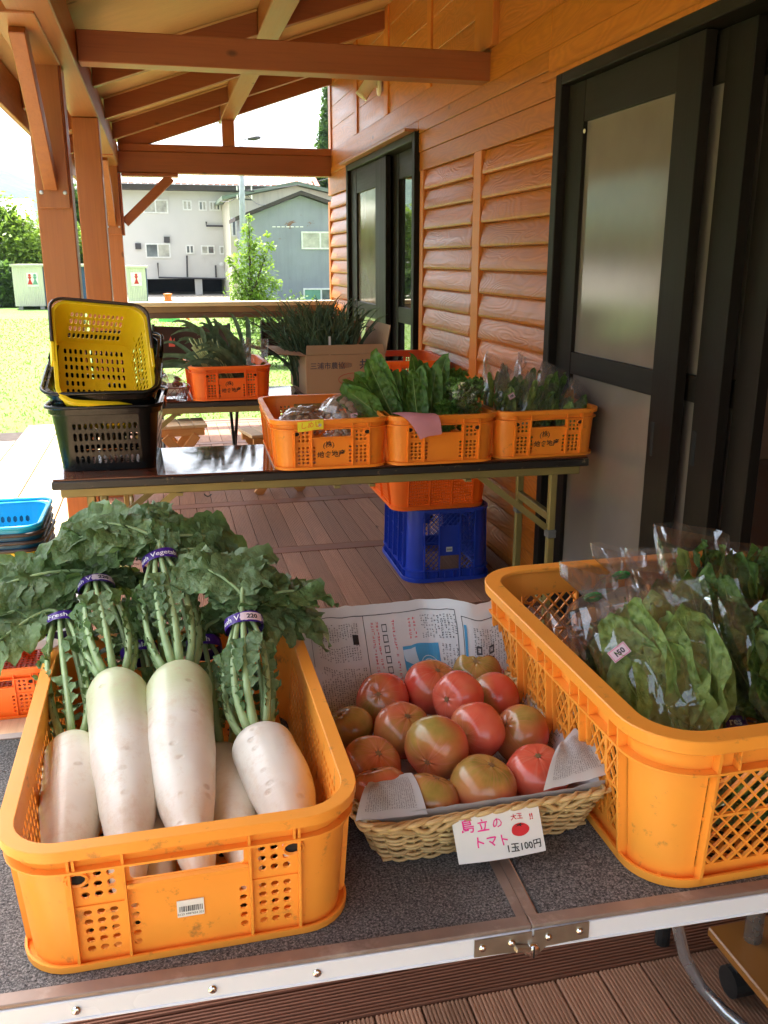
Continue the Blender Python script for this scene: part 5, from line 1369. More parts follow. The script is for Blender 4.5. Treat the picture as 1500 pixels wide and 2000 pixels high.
def daikon(label, tip, crown_, r, tapeP, seed, nst=8, leafdirs=None, leaf_len=.16, text='Fresh Vegetable', price=None, leaves=True, rmin=.55):
    random.seed(seed); tip, crown_ = Vector(tip), Vector(crown_); L = (crown_ - tip).length
    t = thing('daikon_radish', label, 'radish', (0, 0, 0), (0, 0, 0), 'white daikon radishes in the amber crate')
    t.matrix_world = align(tip, crown_); inv = t.matrix_world.inverted()
    off = Vector((seed * 1.7, 0, 0)); bend = rnd(-.012, .012)
    def body(i, j):
        z = j * L; a = 2 * math.pi * i
        if j < .22: rr = r * (.10 + (rmin - .10) * math.sin(j / .22 * math.pi / 2) ** .7) if rmin > .3 else r * rmin
        else: rr = r * lerp(rmin, 1, math.sin(min(1, (j - .22) / .42) * math.pi / 2))
        if j > .86: rr = r * math.cos((j - .86) / .14 * math.pi / 2 * .93) ** .55
        rr *= 1 + .035 * mn.noise(Vector((math.cos(a), math.sin(a), z * 14)) * 1.4 + off) + .012 * mn.noise(Vector((math.cos(a) * 3, math.sin(a) * 3, z * 60)) + off)
        bx = bend * math.sin(j * math.pi)
        return (rr * math.cos(a) + bx, rr * math.sin(a), z)
    b = B(); b.grid(body, 40, 60, True); n = len(b.v); b.f.append(tuple(range(40))[::-1]); b.f.append(tuple(range(n - 40, n)))
    b.build('root', M['daikon'], t, smooth=True)
    if not leaves: return t
    T = Vector(tapeP); ax = (crown_ - tip).normalized(); up = Vector((0, 0, 1)); sidev = ax.cross(up).normalized(); nup = sidev.cross(ax)
    dT = (T - crown_).normalized()
    dirs = leafdirs or []
    for k in range(nst):
        a = 2 * math.pi * (k + rnd(-.2, .2)) / nst; ca, sa = math.cos(a), math.sin(a)
        s0 = crown_ - ax * .004 + sidev * (ca * r * .42) + nup * (sa * r * .42)
        mid = crown_.lerp(T, .45) + sidev * (ca * r * .95) + nup * (sa * r * .8 + .008)
        s1 = T + sidev * (ca * .015) + nup * (sa * .012)
        pth = bez(s0, s0 + ax * .05 + (mid - crown_.lerp(T, .45)) * .6, mid + dT * .03, s1, 12)
        rs = [lerp(.0072, .0042, i / 12) * rnd(.92, 1.05) for i in range(13)]
        if k < len(dirs): d = Vector(dirs[k]); ll = leaf_len * max(d.length, .6)
        else:
            d = sidev * ca * rnd(.6, 1.2) + Vector((0, rnd(.2, .9), rnd(-.5, .1))); ll = leaf_len * rnd(.35, .6)
        d.normalize()
        e0 = s1; e3 = T + d * ll; e1 = e0 + dT * ll * .42; e2 = e3 - d * ll * .45 + up * ll * .20
        ext = bez(e0, e1, e2, e3, 14)
        lift = Vector((0, -.0022, .0026)); ext = [q_ + lift * min(1, i_ / 4) for i_, q_ in enumerate(ext)]
        full = pth + ext[1:]; rr = rs + [lerp(.0044, .0016, (i + 1) / len(ext)) for i in range(len(ext) - 1)]
        b = B(); b.tube([inv @ p for p in full], rr, 7, flat=.85); b.build('stem', M['dstem'], t, smooth=True)
        lb = B()
        # small leaflets up the stalk
        for q in range(2, 9):
            p = pth[q]; tt = (pth[min(q + 1, 12)] - pth[q - 1]).normalized(); outv = (sidev * ca + nup * sa).normalized()
            for sg in (-1, 1):
                if random.random() < .15: continue
                sd = (tt.cross(outv) * sg + outv * .35 + tt * .5).normalized(); l = lerp(.010, .042, (q / 12) ** 1.3) * rnd(.6, 1.3)
                nn = (outv + tt * -.2).normalized()
                blade(lb, bez(p, p + sd * l * .3, p + sd * l * .7 + nn * l * .12, p + sd * l + nn * rnd(-.3, .2) * l, 4), oval(l * .42, .8, .15, 3, k), nn, 2, rnd(0, .4), l * .12, 9, k)
        lb.v = [tuple(inv @ Vector(p)) for p in lb.v]
        if lb.f: lb.build('small_leaflets', M['dleaf'] if k % 3 else M['dleaf2'], t, smooth=True, kind='stuff')
        def lobe(*a):
            o = B(); blade(o, *a); o.v = [tuple(inv @ Vector(p)) for p in o.v]; o.build('leaf', M['dleaf'] if (k + len(o.v)) % 3 else M['dleaf2'], t, smooth=True)
        # lobed blade
        if True:
            m = len(ext); dv = (ext[-1] - ext[0]).normalized()
            hs = dv.cross(up).normalized(); N = hs.cross(dv); N = (N + up * .4).normalized()
            if N.z < 0: N = -N
            N = (dv.cross(Vector((0, -.62, .78))).cross(dv)).normalized(); N = N if N.z > 0 else -N; roll = rnd(-.45, .45); N = (N * math.cos(roll) + hs * math.sin(roll)).normalized()
            for q in range(2, m - 2, 2):
                p = ext[q] - lift; tt = (ext[q + 1] - ext[q - 1]).normalized(); f = q / (m - 1)
                for sg in (-1, 1):
                    sd = tt.cross(N) * sg; l = ll * lerp(.24, .44, f) * rnd(.75, 1.3)
                    d2 = (sd + tt * lerp(.35, .8, f)).normalized()
                    lobe(bez(p, p + d2 * l * .3 + N * l * .12, p + d2 * l * .75 + N * l * .05, p + d2 * l - up * l * rnd(.0, .35), 11), oval(l * .44 * rnd(.8, 1.2), .70, .09, 4.5, q), (N + hs * rnd(-.5, .5)).normalized(), 4, rnd(-.15, .45), l * .10, 9, q + k)
            q0 = ext[-4] - lift; tl = ll * .62; e = ext[-1]; dd = (ext[-1] - ext[-4]).normalized()
            lobe(bez(q0, q0 + dd * tl * .3 + N * tl * .05, q0 + dd * tl * .7, q0 + dd * tl - up * tl * .28, 12), oval(tl * .38, .72, .08, 5, k), N, 4, rnd(.05, .3), tl * .07, 13, k)
    # purple tape
    rT = .0275; bt = B(); zx = dT; sx = zx.cross(up).normalized(); sy = sx.cross(zx); tilt = rnd(-.25, .25)
    def tp(u, w, d=0):
        a = u; rr = rT + d
        return inv @ (T + sx * (rr * 1.08 * math.sin(a)) + sy * (rr * .82 * math.cos(a)) + zx * (w + tilt * .02 * math.sin(a)))
    bt.grid(lambda i, j: tp(i * 2 * math.pi, lerp(-.0095, .0095, j) * (1 + .1 * math.sin(i * 19))), 40, 2, True)
    tpo = bt.build('tape_band', M['purple'], t, smooth=True)
    letter(text, .0135, lambda x, y: tp(x / rT - .2, y - .0045, .0005), M['whiteink'], tpo, bold=.015)
    if price:
        ps = B(); ps.grid(lambda i, j: tp(lerp(-.2, 1.0, i), lerp(-.007, .007, j), .0009), 6, 1); po = ps.build('price_sticker', M['stick'], tpo)
        letter(price, .0105, lambda x, y: tp(.40 + x / rT, y - .0038, .0013), M['ink'], tpo, bold=.03)
    return t
DA = [(-.6, .35, .25), (-.2, .7, .55), (.5, .6, .35), (-.9, .1, .0), (.2, .8, .2), (-.5, .5, -.2)]
daikon('long white daikon with green shoulder, front left of the two largest in the amber crate', (-.082, .895, .652), (-.103, 1.268, .770), .0455, (-.136, 1.470, .838), 1, 8,
       [(-1.1, .1, .08), (-.5, .7, .30), (.35, .8, .25), (-.95, .6, -.1), (.1, 1.0, .05), (-.7, .2, -.2), (.5, .4, -.1)], .135, price='220')
daikon('thick white daikon with brown pits down its middle, centre of the amber crate', (.004, .902, .660), (-.010, 1.262, .772), .0485, (-.030, 1.455, .880), 2, 9,
       [(-1.05, .35, .22), (-.75, .5, .38), (.2, .9, .25), (.8, .5, .05), (-.9, .6, -.1), (.4, .9, -.1), (-.2, .9, .32), (.6, .2, .0)], .145)
daikon('blushed daikon leaning on the left wall of the amber crate', (-.160, .905, .655), (-.160, 1.205, .705), .042, (-.192, 1.438, .790), 3, 7,
       [(-1.2, -.2, .02), (-1.1, .35, .12), (-.8, -.35, -.15), (-1.3, .1, -.3), (-.9, .7, -.1), (-.3, .7, .3), (-.6, .6, .25)], .15, text='Fresh')
daikon('short smooth daikon with a 220 price tape at the right wall of the amber crate', (.126, .905, .658), (.090, 1.135, .722), .0435, (.092, 1.292, .822), 4, 8,
       [(.95, .6, .10), (-.55, .9, .52), (.15, .9, .50), (.6, .9, -.05), (.95, .65, -.35), (-.3, .8, .25), (.35, .7, .35), (.6, .3, -.2)], .128, price='220')
daikon('lower daikon half hidden between the centre and right ones in the amber crate', (.062, .90, .645), (.040, 1.19, .668), .036, (.03, 1.36, .76), 5, 5, [(.3, .8, .3), (.8, .6, .1)], .12, text='Fresh')
daikon('lower daikon hidden beneath the two largest ones in the amber crate', (-.040, .895, .632), (-.055, 1.17, .66), .034, (-.07, 1.36, .76), 6, 5, [(-.3, .8, .3), (.2, .9, .5)], .12, text='Fresh')
# a loose big leaf lying over the crate's front-left of the stalks
# ================================================================== TOMATO BASKET
def tomskin(name='tomato_skin', bias=1.75):
    m = Mat(name); x = m.sep(m.raw)
    ang = m.math('ARCTAN2', x[1], x[0])
    n = m.noise(scale=16, detail=2); r = m.rand
    co2 = m.noise(m.scaled(1, 1, 1), 13, 1, .4)
    amt = m.math('ADD', m.math('MULTIPLY', x[2], 13.0), m.math('ADD', m.math('MULTIPLY', co2, 3.2), m.math('MULTIPLY', r, .4)))
    amt = m.math('SUBTRACT', amt, bias, True)
    red = m.mix(m.ramp(m.noise(scale=25, detail=2), [(.3, 0), (.7, 1)]), (.60, .07, .04), (.66, .15, .085))
    g = m.mix(m.ramp(m.noise(scale=40, detail=3), [(.35, 0), (.65, 1)]), (.20, .24, .04), (.38, .30, .07))
    c = m.mix(m.math('MULTIPLY', amt, .8), red, g)
    # pale streaks radiating from the stem scar
    co = m.n('ShaderNodeCombineXYZ'); m.l(m.math('MULTIPLY', ang, 2.6), co.inputs[0]); m.l(r, co.inputs[1])
    stn = m.noise(co.outputs[0], 3, 2, .6)
    rad = m.math('MULTIPLY', m.math('SUBTRACT', x[2], .018), 60, True)
    c = m.mix(m.math('MULTIPLY', rad, m.ramp(stn, [(.5, 0), (.68, .6)])), c, (.62, .22, .14))
    m.set(color=c, rough=.21, spec=.5, sss=.04, coat=.15); m.b.inputs['Subsurface Radius'].default_value = (.01, .003, .001)
    m.bump(m.noise(scale=300, detail=2), .05, .0004); return m.m
M['tomato'] = tomskin(); M['tomred'] = tomskin('red_tomato_skin', 2.5); M['tomgreen'] = tomskin('green_tomato_skin', 1.1); M['scar'] = plain('tomato_stem_scar', (.22, .13, .05), .8); 
def tomato(label, p, r, axis, seed, squash=.88, mk='tomato'):
    random.seed(seed); t = thing('tomato', label, 'tomato', p, (0, 0, 0), 'large tomatoes on newspaper')
    t.matrix_world = Matrix.Translation(p) @ Vector(axis).normalized().to_track_quat('Z', 'Y').to_matrix().to_4x4() @ Matrix.Rotation(rnd(0, 6), 4, 'Z')
    nl = random.choice((5, 6, 7)); ph = rnd(0, 6); amp = rnd(.008, .022)
    def g(i, j):
        a = 2 * math.pi * i; th = math.pi * j; cz = math.cos(th); s = math.sin(th)
        rr = r * (1 + amp * math.cos(nl * a + ph) * s ** .6 + .03 * mn.noise(Vector((math.cos(a), math.sin(a), seed))))
        z = r * squash * cz * (1 - .0 * s)
        if cz > .80: z -= r * .12 * ((cz - .80) / .20) ** 1.6 * (1 + .12 * math.cos(nl * a + ph))
        if cz < -.9: z += r * .05 * ((-cz - .9) / .1)
        return (rr * s * math.cos(a), rr * s * math.sin(a), z)
    b = B(); b.grid(g, 44, 30, True); b.build('fruit', M[mk], t, smooth=True)
    z0 = r * squash - r * .115
    b = B(); pts = []
    for k in range(12): a = k / 12 * 6.2832; q = .0055 if k % 2 else .0028; pts.append((q * math.cos(a), q * math.sin(a)))
    b.prism(pts, z0 - .002, z0 + .0012); b.build('stem_scar', M['scar'], t)
    return t
toms = [((.499, 1.352, .662), .043, (-.25, -.5, .75), 'tomato at the top right corner of the basket, greenish with its scar on top'), ((.401, 1.300, .668), .046, (.15, -.3, .9), 'large pinkish tomato in the back row between two others'),
        ((.314, 1.292, .660), .0415, (-.35, -.6, .6), 'brownish red tomato at the back left near the newspaper'), ((.419, 1.216, .688), .040, (-.75, -.55, .3), 'brightest red tomato, sitting on top near the middle of the basket'),
        ((.492, 1.243, .664), .041, (-.9, -.35, .05), 'rosy tomato on the right side, its dark scar facing left'), ((.243, 1.217, .656), .036, (-.5, .1, .85), 'mostly green tomato at the far left edge on the newspaper'),
        ((.318, 1.180, .664), .0425, (.1, -.4, .85), 'tomato with red streaks round its scar left of the red one'), ((.345, 1.090, .682), .0445, (-.6, -.75, -.1), 'largest tomato in the centre front with a green shoulder'),
        ((.420, 1.128, .678), .041, (-.8, -.55, .15), 'pink tomato with a faint green cap right of the largest one'), ((.492, 1.130, .662), .042, (-.7, -.1, .55), 'red tomato with a bright green patch by the right rim'),
        ((.250, 1.100, .660), .0415, (.2, -.45, .8), 'dull green streaked tomato on the left behind the corner one'), ((.246, 1.030, .660), .040, (-.1, .4, .75), 'brown orange tomato in the front left corner tucked in newspaper'),
        ((.310, 1.004, .656), .0385, (.3, .2, .8), 'small green gold tomato in the front row second from left'), ((.388, 1.010, .662), .0435, (.25, -.1, .95), 'green gold tomato in the front row above the price card'),
        ((.474, 1.024, .660), .042, (-.1, -.2, .9), 'pinkish tomato at the front right under the folded newspaper')]
for i, (p, r, ax, lab) in enumerate(toms): tomato(lab, Vector(p) + Vector((0, .006, .004)), r * 1.07, ax, 50 + i, mk={3: 'tomred', 5: 'tomgreen', 0: 'tomgreen', 13: 'tomgreen', 14: 'tomred', 8: 'tomred'}.get(i, 'tomato'))
# wicker basket
M['wicker'] = wood('wicker_cane', (.50, .32, .13), (.66, .48, .23), 'x', .5, .1, 2.5, knots=False, fine=.15)
wb = thing('wicker_basket', 'shallow pale wicker basket lined with newspaper and filled with tomatoes', 'basket', (.376, 1.180, .6008), R(2.2))
def wper(z, d, u):
    """u in 0..1 round the rounded rectangle at height z"""
    hx, hy = .150 + .026 * z / .07 + d, .205 + .022 * z / .07 + d; r = .045
    ax, ay = hx - r, hy - r; segs = [2 * ay, math.pi / 2 * r, 2 * ax, math.pi / 2 * r] * 2; tot = sum(segs); s = (u % 1) * tot
    P = [((hx, -ay), (0, 1)), ((ax, ay), 0), ((ax, hy), (-1, 0)), ((-ax, ay), 90), ((-hx, ay), (0, -1)), ((-ax, -ay), 180), ((-ax, -hy), (1, 0)), ((ax, -ay), 270)]
    for (o, q), l in zip(P, segs):
        if s <= l:
            if isinstance(q, tuple): return Vector((o[0] + q[0] * s, o[1] + q[1] * s, z))
            a = R(q) + s / r; return Vector((o[0] + r * math.cos(a), o[1] + r * math.sin(a), z))
        s -= l
    return Vector((hx, -ay, z))
NS = 30
for row in range(13):
    z = .004 + row * .0043; b = B(); ph = row % 2; pts = []; random.seed(row); jz = rnd(-.0015, .0015)
    for k in range(300):
        u = k / 300; w = math.sin(u * NS * 2 * math.pi / 2 * 2 + ph * math.pi)
        pts.append(wper(z + jz + .0016 * math.sin(u * 13 + row * 2), .0038 * w, u))
    b.ring(pts, .0024, 6); b.build('weave_strand', M['wicker'], wb, smooth=True)
for k in range(NS * 2):
    u = (k + .5) / (NS * 2); B().tube([wper(.0, -.001, u), wper(.035, 0, u), wper(.066, .0, u)], .0022, 5).build('stake', M['wicker'], wb, smooth=True)
for k in range(3):
    pts = [wper(.064 + .0058 * math.sin(u * 2 * math.pi * 34 + k * 2.094), .002 + .0058 * math.cos(u * 2 * math.pi * 17 + k * 2.094) * 1., u) for u in [q / 520 for q in range(520)]]
    b = B(); b.ring(pts, .0036, 6); b.build('rim_braid', M['wicker'], wb, smooth=True)
for k in range(3):
    pts = [wper(.074 + .004 * math.sin(u * 2 * math.pi * 23 + k * 2.094 + 1), .003 + .007 * math.cos(u * 2 * math.pi * 23 + k * 2.094), u) for u in [q / 520 for q in range(520)]]
    b = B(); b.ring(pts, .0032, 6); b.build('rim_braid', M['wicker'], wb, smooth=True)
B().box(-.148, .148, -.20, .20, .0015, .005).build('bottom', M['wicker'], wb)
# newspaper
M['news'] = plain('newsprint_paper', (.52, .52, .515), .85, var=.05, scale=4, bscale=12, bstr=.25, bdist=.004)
M['newsink'] = plain('grey_newsprint_ink', (.05, .05, .055), .8, bstr=0); M['newsred'] = plain('newsprint_red', (.60, .08, .10), .8, bstr=0); M['newsblue'] = plain('newsprint_blue', (.05, .26, .45), .8, bstr=0)
M['newsblue2'] = plain('newsprint_pale_blue', (.42, .55, .64), .8, bstr=0)
npz = thing('newspaper', 'spread newspaper sheet with printed columns and a weather map lining the tomato basket', 'newspaper', (.376, 1.18, .606), 0)
def ease(x): x = max(0, min(1, x)); return x * x * (3 - 2 * x)
def sheet(s, t, d=0.0):
    """s across (0..1), t from the front edge (0) to the back edge (1)"""
    x = lerp(-.178, .180, s); tt = t * .575
    # profile along y
    yf = -.217
    if tt < .045: y = yf + tt * .45; z = .074 - tt * 1.45
    elif tt < .36: y = yf + .020 + (tt - .045) * 1.0; z = .0085
    else:
        q = tt - .36; y = yf + .335 + q * .82 - .03 * q; z = .0085 + .150 * (q / .215) ** 1.25
    # sides curl up to the rim
    e = ease((abs(x) - .128) / .05); sidez = .068 * e
    z = max(z, sidez) if t < .8 else z + .02 * e * (1 - (t - .8) * 4)
    if x > 0: x += .012 * ease((t - .2) * 1.2); 
    # fold step along the back edge and crumples
    if t > .62: z += .012 * ease((s - .60) * 9) * ease((t - .7) * 4) ; y -= .075 * ease((s - .58) * 4) * ease((t - .62) * 3)
    if t > .62: x += .012 * (t - .62)
    n = mn.noise(Vector((s * 6, t * 8, 1))) * .006 + mn.noise(Vector((s * 15, t * 17, 4))) * .0032
    return Vector((x, y + n * .6, z + abs(n) + d))
NU, NV = 60, 90
b = B(); b.grid(lambda i, j: sheet(i, j), NU, NV); b.build('sheet', M['news'], npz, smooth=True)
def onsheet(s, t, d=.0007):
    p = sheet(s, t); a = sheet(s + .004, t) - p; c = sheet(s, t + .004) - p; return p + a.cross(c).normalized() * d
def strokes(name, mat, regions, seed, size, dens=.8, par=None, fn=onsheet, cols=True):
    """tiny character-like marks in columns"""
    random.seed(seed); b = B(); W = .36; Ht = .575
    for (s0, s1, t0, t1) in regions:
        ns = int((s1 - s0) * W / (size * 1.45)); ntt = int((t1 - t0) * Ht / (size * 1.12))
        for i in range(ns):
            for j in range(ntt):
                if random.random() > dens: continue
                cs = s0 + (i + .5) / ns * (s1 - s0); ct = t0 + (j + .5) / ntt * (t1 - t0); hs, ht = size / W * .42, size / Ht * .42
                for k in range(random.choice((2, 2, 3))):
                    if random.random() < .5: a0, a1 = -hs, hs; q = rnd(-ht, ht); b0, b1 = q - ht * .22, q + ht * .22
                    else: b0, b1 = -ht, ht; q = rnd(-hs, hs); a0, a1 = q - hs * .22, q + hs * .22
                    b.add([fn(cs + a0, ct + b0), fn(cs + a1, ct + b0), fn(cs + a1, ct + b1), fn(cs + a0, ct + b1)], [(0, 1, 2, 3)])
    o = b.build(name, M[mat], par or npz, kind='stuff'); return o
strokes('printed_text', 'newsink', [(.07, .28, .90, .95), (.07, .28, .84, .885), (.07, .30, .64, .82), (.05, .30, .40, .62), (.57, .72, .885, .955), (.65, .72, .74, .87), (.74, .97, .55, .74), (.33, .62, .42, .60), (.66, .97, .30, .52), (.78, .97, .78, .93)], 1, .0030)
strokes('printed_symbols', 'newsred', [(.34, .39, .66, .95), (.44, .48, .66, .95), (.50, .55, .89, .95), (.74, .95, .76, .80)], 2, .0050, .95)
def outl(b, s0, s1, t0, t1, w=.0025, n=12):
    for a0, a1, c0, c1 in ((s0, s1, t0, t0 + w), (s0, s1, t1 - w, t1), (s0, s0 + w, t0, t1), (s1 - w, s1, t0, t1)):
        b.grid(lambda i, j: onsheet(lerp(a0, a1, i), lerp(c0, c1, j), .0008), n if a1 - a0 > .02 else 1, n if c1 - c0 > .02 else 1)
b = B(); outl(b, .04, .72, .625, .97, .0022, 24); outl(b, .31, .313, .625, .97, .002, 12); outl(b, .74, .98, .53, .955, .0022, 14)
for i in range(9):
    for j in range(1): outl(b, .40, .425, .67 + i * .031, .67 + i * .031 + .022, .003, 1)
for i in range(8): outl(b, .79, .815, .60 + i * .036, .60 + i * .036 + .026, .006, 1); outl(b, .85, .875, .60 + i * .036, .60 + i * .036 + .026, .006, 1)
b.build('printed_rules', M['newsink'], npz)
b = B(); b.grid(lambda i, j: onsheet(lerp(.49, .64, i), lerp(.73, .87, j), .0010), 10, 10); mp_ = b.build('printed_map', M['newsblue'], npz)
b = B()
for rr in (.14, .26, .38): b.grid(lambda i, j: onsheet(.585 + (rr + .03 * j) * .11 * math.cos(6.283 * i), .80 + (rr + .03 * j) * .08 * math.sin(6.283 * i), .0013), 24, 1)
b.grid(lambda i, j: onsheet(lerp(.50, .535, i) + .01 * math.sin(j * 5), lerp(.74, .86, j), .0013), 3, 10); b.build('map_lines', M['newsblue2'], mp_)
b = B(); b.grid(lambda i, j: onsheet(lerp(.955, .967, i), lerp(.56, .95, j), .0009), 1, 20); b.grid(lambda i, j: onsheet(lerp(.745, .755, i), lerp(.76, .93, j), .0009), 1, 14); b.build('printed_bar', M['newsblue'], npz)
b = B(); b.grid(lambda i, j: onsheet(lerp(.245, .275, i), lerp(.885, .915, j), .0009), 2, 2); b.build('printed_logo', M['ink'], npz)
# folded flaps over the front tomatoes
def flap(pts, name='folded_flap', curl=.012, seed=1, txt=True):
    """pts = 4 corners (front-left, front-right, back-right, back-left)"""
    a, c, d, e = map(Vector, pts)
    def f(i, j, off=0):
        p = a.lerp(c, i).lerp(e.lerp(d, i), j); z = curl * math.sin(math.pi * j * .9) + .003 * mn.noise(Vector((i * 4, j * 4, seed)))
        return p + Vector((0, 0, z + off))
    b = B(); b.grid(f, 14, 8); o = b.build(name, M['news'], npz, smooth=True)
    if txt: strokes('printed_text', 'newsink', [(.10, .88, .12, .86)], seed, .0085, .85, par=o, fn=lambda s, t: f(s, t, .0012) + Vector((0, -.0012, 0)))
    return o
flap([(-.180, -.222, .076), (-.085, -.222, .070), (-.088, -.150, .084), (-.150, -.165, .088)], seed=3)
flap([(.075, -.222, .080), (.180, -.216, .088), (.168, -.118, .100), (.120, -.165, .104)], seed=5)
flap([(.172, -.212, .084), (.184, -.14, .086), (.197, -.03, .088), (.190, -.13, .10)], curl=.006, seed=6, txt=False)
# price card
pc = thing('price_card', 'white hand lettered tomato price card on the front rim of the wicker basket', 'card', (.381, .9515, .652), 0)
M['indigo'] = plain('indigo_ink_edge', (.04, .02, .22), .6)
def card(x, y, d=0): return Vector((x, -.005 - .020 * (.5 - y / .062) - .004 * math.cos(x * 22) - d * .8, y * .96 + .0 * x + d * .3 - .004)) + Vector((.10 * -y, 0, 0))
B().grid(lambda i, j: card(lerp(-.060, .060, i), lerp(-.031, .031, j)), 12, 8).build('card_sheet', M['paper'], pc, smooth=True)
def cl(txt, sz, x0, y0, mt, jit=.0006, bold=.012): letter(txt, sz, lambda x, y: card(x0 + x, y0 + y, .0006), M[mt], pc, jit=jit, bold=bold)
cl('島', .0185, -.041, .0085, 'pinkink'); cl('立', .0165, -.0205, .0085, 'pinkink'); cl('の', .0150, -.001, .0100, 'pinkink'); cl('トマト', .0165, -.012, -.0125, 'pinkink')
cl('大王', .0085, .027, .0165, 'redink', .0003); cl('!!', .0105, .047, .0125, 'redink', .0003, .03); cl('1玉100円', .0125, .0305, -.0235, 'ink', .0003, .016)
b = B(); b.add([card(.029 + .0125 * math.cos(k / 20 * 6.2832) * (1 + .05 * math.cos(k)), .0025 + .0085 * math.sin(k / 20 * 6.2832), .0006) for k in range(20)], [tuple(range(20))]); b.build('drawn_tomato', M['redink'], pc)
b = B(); b.add([card(.029 + q * math.cos(k / 10 * 6.2832) * 1.3, .0085 + q * .45 * math.sin(k / 10 * 6.2832), .0010) for k, q in enumerate([.006, .002] * 5)], [tuple(range(10))]); b.build('drawn_stalk', M['ink'], pc)

# ================================================================== BAGGED GREENS
M['greentie'] = plain('green_white_tie_tape', (.05, .45, .09), .4, dirt=((.8, .85, .8), 160, .58))
def greens_bag(label, base, top, W, D, seed, leafm='spin', nl=20, tie='purple', price=None, flare=1.5, fmat='film', stalk='gstem', leafw=.032, face=0., group=None, over=.05, twist=False, leafsz=1., text='res', cat='greens'):
    """a bundle of leaves standing in a clear bag, from base (stalk end) to top (leaf end)"""
    random.seed(seed); base, top = Vector(base), Vector(top); L = (top - base).length
    t = thing('bag_of_greens', label, cat, (0, 0, 0), 0, group)
    z = (top - base).normalized(); y = Vector((math.sin(face), math.cos(face), .35)); x = y.cross(z).normalized(); y = z.cross(x)   # local -y faces the viewer
    t.matrix_world = Matrix.Translation(base) @ Matrix((x, y, z)).transposed().to_4x4()
    lf = B(); 
    for k in range(nl):
        fx = (k + .5) / nl * 2 - 1; layer = rnd(-1, 1)
        if k % 3 == 0: layer = -1
        x0, y0 = fx * W * .22, layer * D * .22
        h = L * rnd(.62, 1.0) * leafsz * (1 - .12 * abs(fx)); x1 = fx * W * .92 + rnd(-.022, .022); y1 = layer * D * .75
        p = bez((x0, y0, 0), (x0 * 1.2, y0 * 1.2, h * .35), (x1 * .8, y1, h * .6), (x1, y1 - rnd(0, .012), h), 15)
        b = B(); b.tube(p, [.0035 - .00019 * q for q in range(16)], 6); b.build('stalk', M[stalk], t, smooth=True)
        b = B(); w = leafw * rnd(.75, 1.25); ny = -1 if layer < .4 else 1
        N = Vector((rnd(-.9, .9), ny, rnd(-.3, .4))).normalized()
        cut = 4 if leafsz >= 1 else 5
        ext = p[cut:]; d = (ext[-1] - ext[-2]).normalized()
        e = ext[-1]; ext = ext + [e + d * w * .25 - N * .0 , e + d * w * .45 + N * w * rnd(-.3, .5)]
        blade(b, ext, oval(w, .78, .06, 3, k), N, 4, rnd(-.25, .35), w * .22, 13, k * 1.3)
        b.build('leaf', M[leafm] if k % 4 else M['spinl' if leafm in ('spin', 'spinl') else leafm], t, smooth=True)
    if tie:
        b = B(); r1, r2 = W * .36, D * .42
        f = lambda u, w, d=0: (((r1 + d) * math.sin(u)), -(r2 + d) * math.cos(u), L * .14 + w)
        b.grid(lambda i, j: f(6.2832 * i, lerp(-.010, .010, j)), 24, 1, True); tb = b.build('tape_band', M[tie], t, smooth=True)
        if tie == 'purple': letter(text, .016, lambda a, q: f(a / r1, q - .005, .0012), M['whiteink'], tb, bold=.02)
    def prof(j):
        zz = lerp(-.015, L * (1 + over), j); w = W * lerp(.48, 1.02, ease(j * 1.3)) + .004; d = D * lerp(.55, 1.0, ease(j * 1.6)) * (1 - .75 * ease((j - .72) / .28)) + .003
        if twist: q = math.exp(-((j - .8) / .07) ** 2); w *= 1 - .8 * q; d *= 1 - .6 * q
        return zz, w, d, 0, 0
    film_tube(t, prof, fmat, seed, 15, 11, .0055)
    if twist:
        b = B(); b.ring([(.2 * W * math.cos(q * .628) + .002, .4 * D * math.sin(q * .628), lerp(-.015, L * (1 + over), .8)) for q in range(10)], .004, 6); b.build('twist_tie', M['greentie'], t)
    if price:
        px_, pz_, rot = price[0], price[1], price[2]
        label_tag(t, (px_ * W, -D * 1.04 - .004, pz_ * L), (0, -1, 0), .030, .019, price[3], rot)
    return t
SP = 'bags of spinach in the large lattice crate'
greens_bag('pale green spinach bag nearest the crate corner with a purple tape at its foot', (.700, .985, .655), (.700, 1.170, .850), .092, .040, 101, 'spinl', 16, 'purple', (-.60, .70, .4, '150'), leafw=.047, group=SP, face=.25)
greens_bag('dark spinach bag in the middle with a big folded film flap', (.800, 1.03, .650), (.83, 1.27, .845), .080, .042, 102, 'spin', 18, 'purple', None, leafw=.045, group=SP, face=.1)
greens_bag('spinach bag at the right with a 150 price sticker', (.880, .98, .640), (.915, 1.16, .815), .090, .040, 103, 'spin', 16, None, (-.35, .72, -.3, '150'), leafw=.047, group=SP)
greens_bag('tall spinach bag at the back with its film pointing up', (.880, 1.19, .660), (.915, 1.365, .860), .080, .040, 104, 'spin', 18, None, None, leafw=.045, group=SP, over=.14)
greens_bag('back right spinach bag against the rear wall of the lattice crate', (.985, 1.18, .655), (1.02, 1.35, .845), .075, .04, 105, 'spin', 16, None, None, leafw=.045, group=SP)
greens_bag('front right spinach bag behind the front wall of the lattice crate', (.985, .96, .630), (1.01, 1.12, .80), .080, .04, 106, 'spin', 14, None, None, leafw=.045, group=SP)
greens_bag('small bundle tied with green tape at the left of the lattice crate', (.665, 1.20, .645), (.700, 1.33, .785), .060, .035, 107, 'spin', 9, None, None, leafw=.022, group='small tied bundles in the lattice crate', fmat='filmp', over=.35, twist=True, leafsz=.75)
